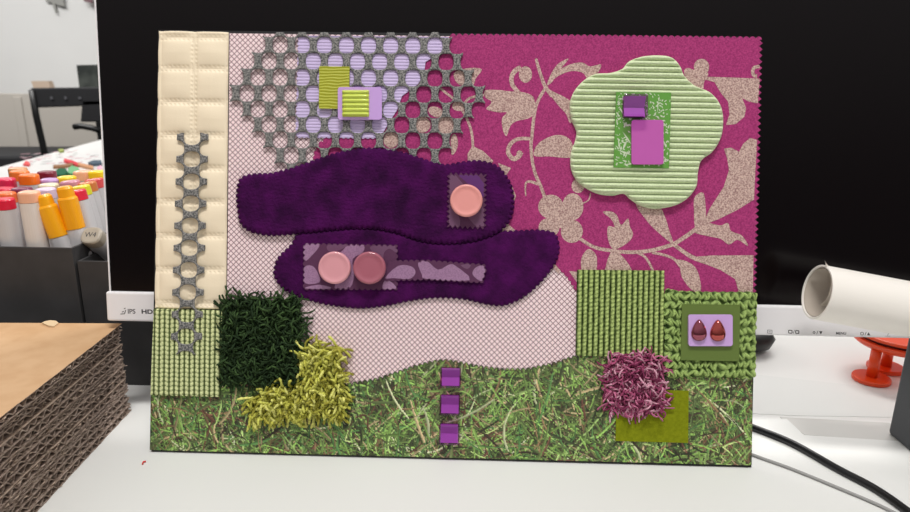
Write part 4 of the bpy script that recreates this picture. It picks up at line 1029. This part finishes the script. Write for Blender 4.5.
# ---- square gems
M_gem = bpy.data.materials.new('purple_glass'); M_gem.use_nodes = True; _n = M_gem.node_tree; _n.nodes.clear()
_o = _n.nodes.new('ShaderNodeOutputMaterial'); _t = _n.nodes.new('ShaderNodeBsdfTransparent'); _t.inputs[0].default_value = (*lin((230, 196, 236)), 1)
_g = _n.nodes.new('ShaderNodeBsdfGlossy'); _g.inputs['Roughness'].default_value = 0.06; _f = _n.nodes.new('ShaderNodeFresnel'); _f.inputs[0].default_value = 1.5
_m = _n.nodes.new('ShaderNodeMixShader'); _m.inputs[0].default_value = 0.07; _n.nodes.remove(_f); _n.links.new(_t.outputs[0], _m.inputs[1]); _n.links.new(_g.outputs[0], _m.inputs[2]); _n.links.new(_m.outputs[0], _o.inputs[0])
M_gemb = mat('purple_foil', (190, 116, 194), 0.45, metal=0.0)
def gem(x0, y0, x1, y1, z, h, label, group=None):
    (u0, v1), (u1, v0) = b2([(x0, y0), (x1, y1)], z + h); w_, hh = (u1 - u0), (v1 - v0); cx, cy = (u0 + u1) / 2, (v0 + v1) / 2
    e = empty('square_gem', None, label, 'gem', group, matrix=BMAT @ Matrix.Translation((cx * MM, cy * MM, z * MM)))
    i_ = 1.0; X_, Y_ = w_ / 2 - i_, hh / 2 - i_; zt_ = h * 0.42
    fo = MB().add([(-X_, -Y_, 0), (X_, -Y_, 0), (X_, Y_, 0), (-X_, Y_, 0), (-X_, -Y_, zt_), (X_, -Y_, zt_), (X_, -0.3, 0.5), (-X_, -0.3, 0.5), (X_, Y_, zt_ * 1.5), (-X_, Y_, zt_ * 1.5)],
        [(0, 3, 2, 1), (4, 5, 6, 7), (7, 6, 8, 9), (0, 1, 5, 4), (3, 9, 8, 2), (1, 2, 8, 6, 5), (0, 4, 7, 9, 3)])
    fo.build('foil_back', M_gemb, parent=e)  # facets shaped so the lower half catches more light than the upper
    MB().box(-w_ / 2, w_ / 2, -hh / 2, hh / 2, 0.02, h).build('glass_block', M_gem, parent=e, bevel=1.3, seg=2)
gem(625.0, 93.2, 648.4, 116.4, 7.1, 8.0, 'large purple glass square gem on the flecked card of the flower')
gem(440.4, 368.2, 460.6, 388.6, 1.2, 6.5, 'topmost purple glass square in the column on the grass print', 'column of purple glass squares')
gem(439.8, 395.6, 459.8, 416.4, 1.2, 6.5, 'middle purple glass square in the column on the grass print', 'column of purple glass squares')
gem(439.0, 424.8, 459.0, 446.2, 1.2, 6.5, 'lowest purple glass square in the column on the grass print', 'column of purple glass squares')

# ---- olive card, lavender plate, drop gems
on_board(MB().prism(b2([(682.0, 304.0), (740.2, 304.8), (739.2, 361.4), (680.8, 360.2)], 5.9), 5.3, 5.9), 'olive_card', mat('olive_card', (98, 118, 52), 0.6), 'flat olive green card on the chunky knotted swatch', 'card')
plate(688.6, 314.6, 732.8, 346.2, 2.6, 6.0, 7.8, (208, 170, 226), 'lavender acrylic plate holding two drop-shaped gems')
def drop(px, py, m_, label):
    u, v = B(px, py, 9); prof = []
    n, rings = 40, 10; mb_ = MB()
    def out(t):  # teardrop outline, point upwards
        x = 5.4 * math.sin(t) * (1 - 0.28 * math.cos(t)) * (0.72 + 0.28 * abs(math.sin(t / 2))); y = 7.4 * math.cos(t); return x, y
    for i in range(rings + 1):
        a = (math.pi / 2) * i / rings; s_ = math.cos(a); z = 3.6 * math.sin(a)
        for k in range(n):
            x, y = out(2 * math.pi * k / n); mb_.v.append((x * s_, -1.6 + (y + 1.6) * s_, z))
    for i in range(rings):
        for k in range(n): mb_.f.append((i * n + k, i * n + (k + 1) % n, (i + 1) * n + (k + 1) % n, (i + 1) * n + k)); mb_.mi.append(0)
    mb_.v = [(x, y, z) for x, y, z in mb_.v]
    mb_.build('drop_gem', m_, matrix=BMAT @ Matrix.Translation((float(u) * MM, float(v) * MM, 7.85 * MM)), centre=(0, 0, 0), smooth=True, label=label, cat='gem', group='drop-shaped gems')
drop(699.6, 330.5, mat('maroon_glass', (150, 70, 88), 0.08, metal=0.85, coat=0.8), 'left maroon drop gem on the lavender plate')
drop(718.4, 330.8, mat('maroon_glass_reflection', (176, 70, 64), 0.08, metal=0.85, coat=0.8), 'right drop gem on the lavender plate, orange reflection in its colour')  # orange reflection painted into this gem's base colour

# ---- olive felt rectangle
on_board(MB().prism(b2([(616.6, 388.6), (688.8, 391.0), (688.2, 443.0), (615.6, 441.0)], 2.2), 1.25, 2.2), 'felt_rectangle', mat('olive_felt', (134, 142, 22), 0.95, noise=(500, 0.35, 0.65), rgb2=(120, 128, 16), bump=(1500, 0.5, 0.0003)),
         'flat olive green felt rectangle partly under the plum shag tuft', 'felt')

# ---- shag tufts
def shag(region, nst, seed, r, length, z0, name, cols, label, curl=0.7, spread=0.5, droop=0.25, base=None, rough=0.8, sides=5):
    rnd = random.Random(seed); s_ = sdf_poly(region); xs = [p_[0] for p_ in region]; ys = [p_[1] for p_ in region]
    bo = MB().prism(b2(region, z0 + 1), z0, z0 + 1.0)
    o = on_board(bo, name, mat('tuft_backing', base or cols[0], 0.9), label, 'rug sample')
    mb_ = MB(); oc_ = np.array([o.matrix_world.translation[i] for i in range(3)])
    inv_ = o.matrix_world.inverted() @ BMAT; 
    cs = []
    cnt = 0
    while cnt < nst:
        x = rnd.uniform(min(xs), max(xs)); y = rnd.uniform(min(ys), max(ys)); d = s_(np.array([x]), np.array([y]))[0]
        if d > 0: continue
        cnt += 1
        u, v = B(x, y, z0 + 4); u = float(u); v = float(v)
        cu_, cv_ = [float(q) for q in B(sum(xs) / len(xs), sum(ys) / len(ys), z0 + 4)]
        L_ = length * rnd.uniform(0.7, 1.2); n = 8
        out = Vector((u - cu_, v - cv_, 0)) ; ed = max(0.0, 1 + d / 9.0)
        if out.length > 0: out.normalize()
        dir_ = (Vector((rnd.gauss(0, spread), rnd.gauss(0, spread), 1.0)) + out * 0.9 * ed).normalized()
        p_ = Vector((u, v, z0 + 0.6)); pts = [p_.copy()]; axis = Vector((rnd.gauss(0, 1), rnd.gauss(0, 1), rnd.gauss(0, .6))).normalized()
        for k in range(n):
            dir_ = (dir_ + Vector((rnd.gauss(0, .16), rnd.gauss(0, .16), rnd.gauss(0, .1))) + axis.cross(dir_) * curl * 0.5 + Vector((0, -droop * 0.35, -0.07 * k * 0.3))).normalized()
            p_ = p_ + dir_ * (L_ / n)
            if p_.z < z0 + 1.6: p_.z = z0 + 1.6; dir_.z = abs(dir_.z) * .3
            pts.append(p_.copy())
        a = len(mb_.v)
        rs = [r * (1.0 + 0.18 * math.sin(k * 2.3 + cnt)) for k in range(len(pts))]; rs[-1] = r * 0.75
        mb_.tube(pts, rs, sides); c = lin(cols[rnd.randrange(len(cols))]); f = rnd.uniform(0.8, 1.2)
        cs += [[q * f for q in c]] * (len(mb_.v) - a)
    mb_.v = [tuple((inv_ @ (Vector(q) * MM)) / MM) for q in mb_.v]; mb_.c = np.array(cs)
    mb_.build('yarn_pile', mat('yarn', attr=True, rough=rough, noise=(900, 0.35, 0.65), rgb2=(0.65, 0.65, 0.65), bump=(1400, 0.6, 0.0005)), parent=o, smooth=True)
    return o
shag([(223, 299), (299, 301), (298, 382), (222, 381)], 1400, 1, 0.66, 11.5, 1.3, 'shag_sample', [(56, 78, 44), (40, 58, 34), (68, 92, 52), (44, 62, 36)],
     'dark forest green shag sample with curly yarn at the lower left', curl=0.9, spread=0.55, base=(24, 36, 24))
shag([(300, 348), (341, 348), (341, 415), (252, 416), (250, 398), (276, 388), (298, 382)], 700, 2, 0.95, 11.5, 1.35, 'shag_sample', [(220, 220, 108), (200, 198, 88), (232, 230, 130), (178, 172, 72)],
     'mustard yellow-green shag sample beside the dark green one', curl=0.45, spread=0.5, droop=0.4, base=(120, 114, 36))
shag([(612, 359), (661, 361), (660, 410), (612, 409)], 760, 3, 0.6, 11.5, 2.4, 'shag_sample', [(204, 118, 152), (176, 84, 122), (228, 170, 190), (138, 56, 92)],
     'plum pink twisted yarn shag sample on the olive felt', curl=1.1, spread=0.6, base=(90, 36, 62))
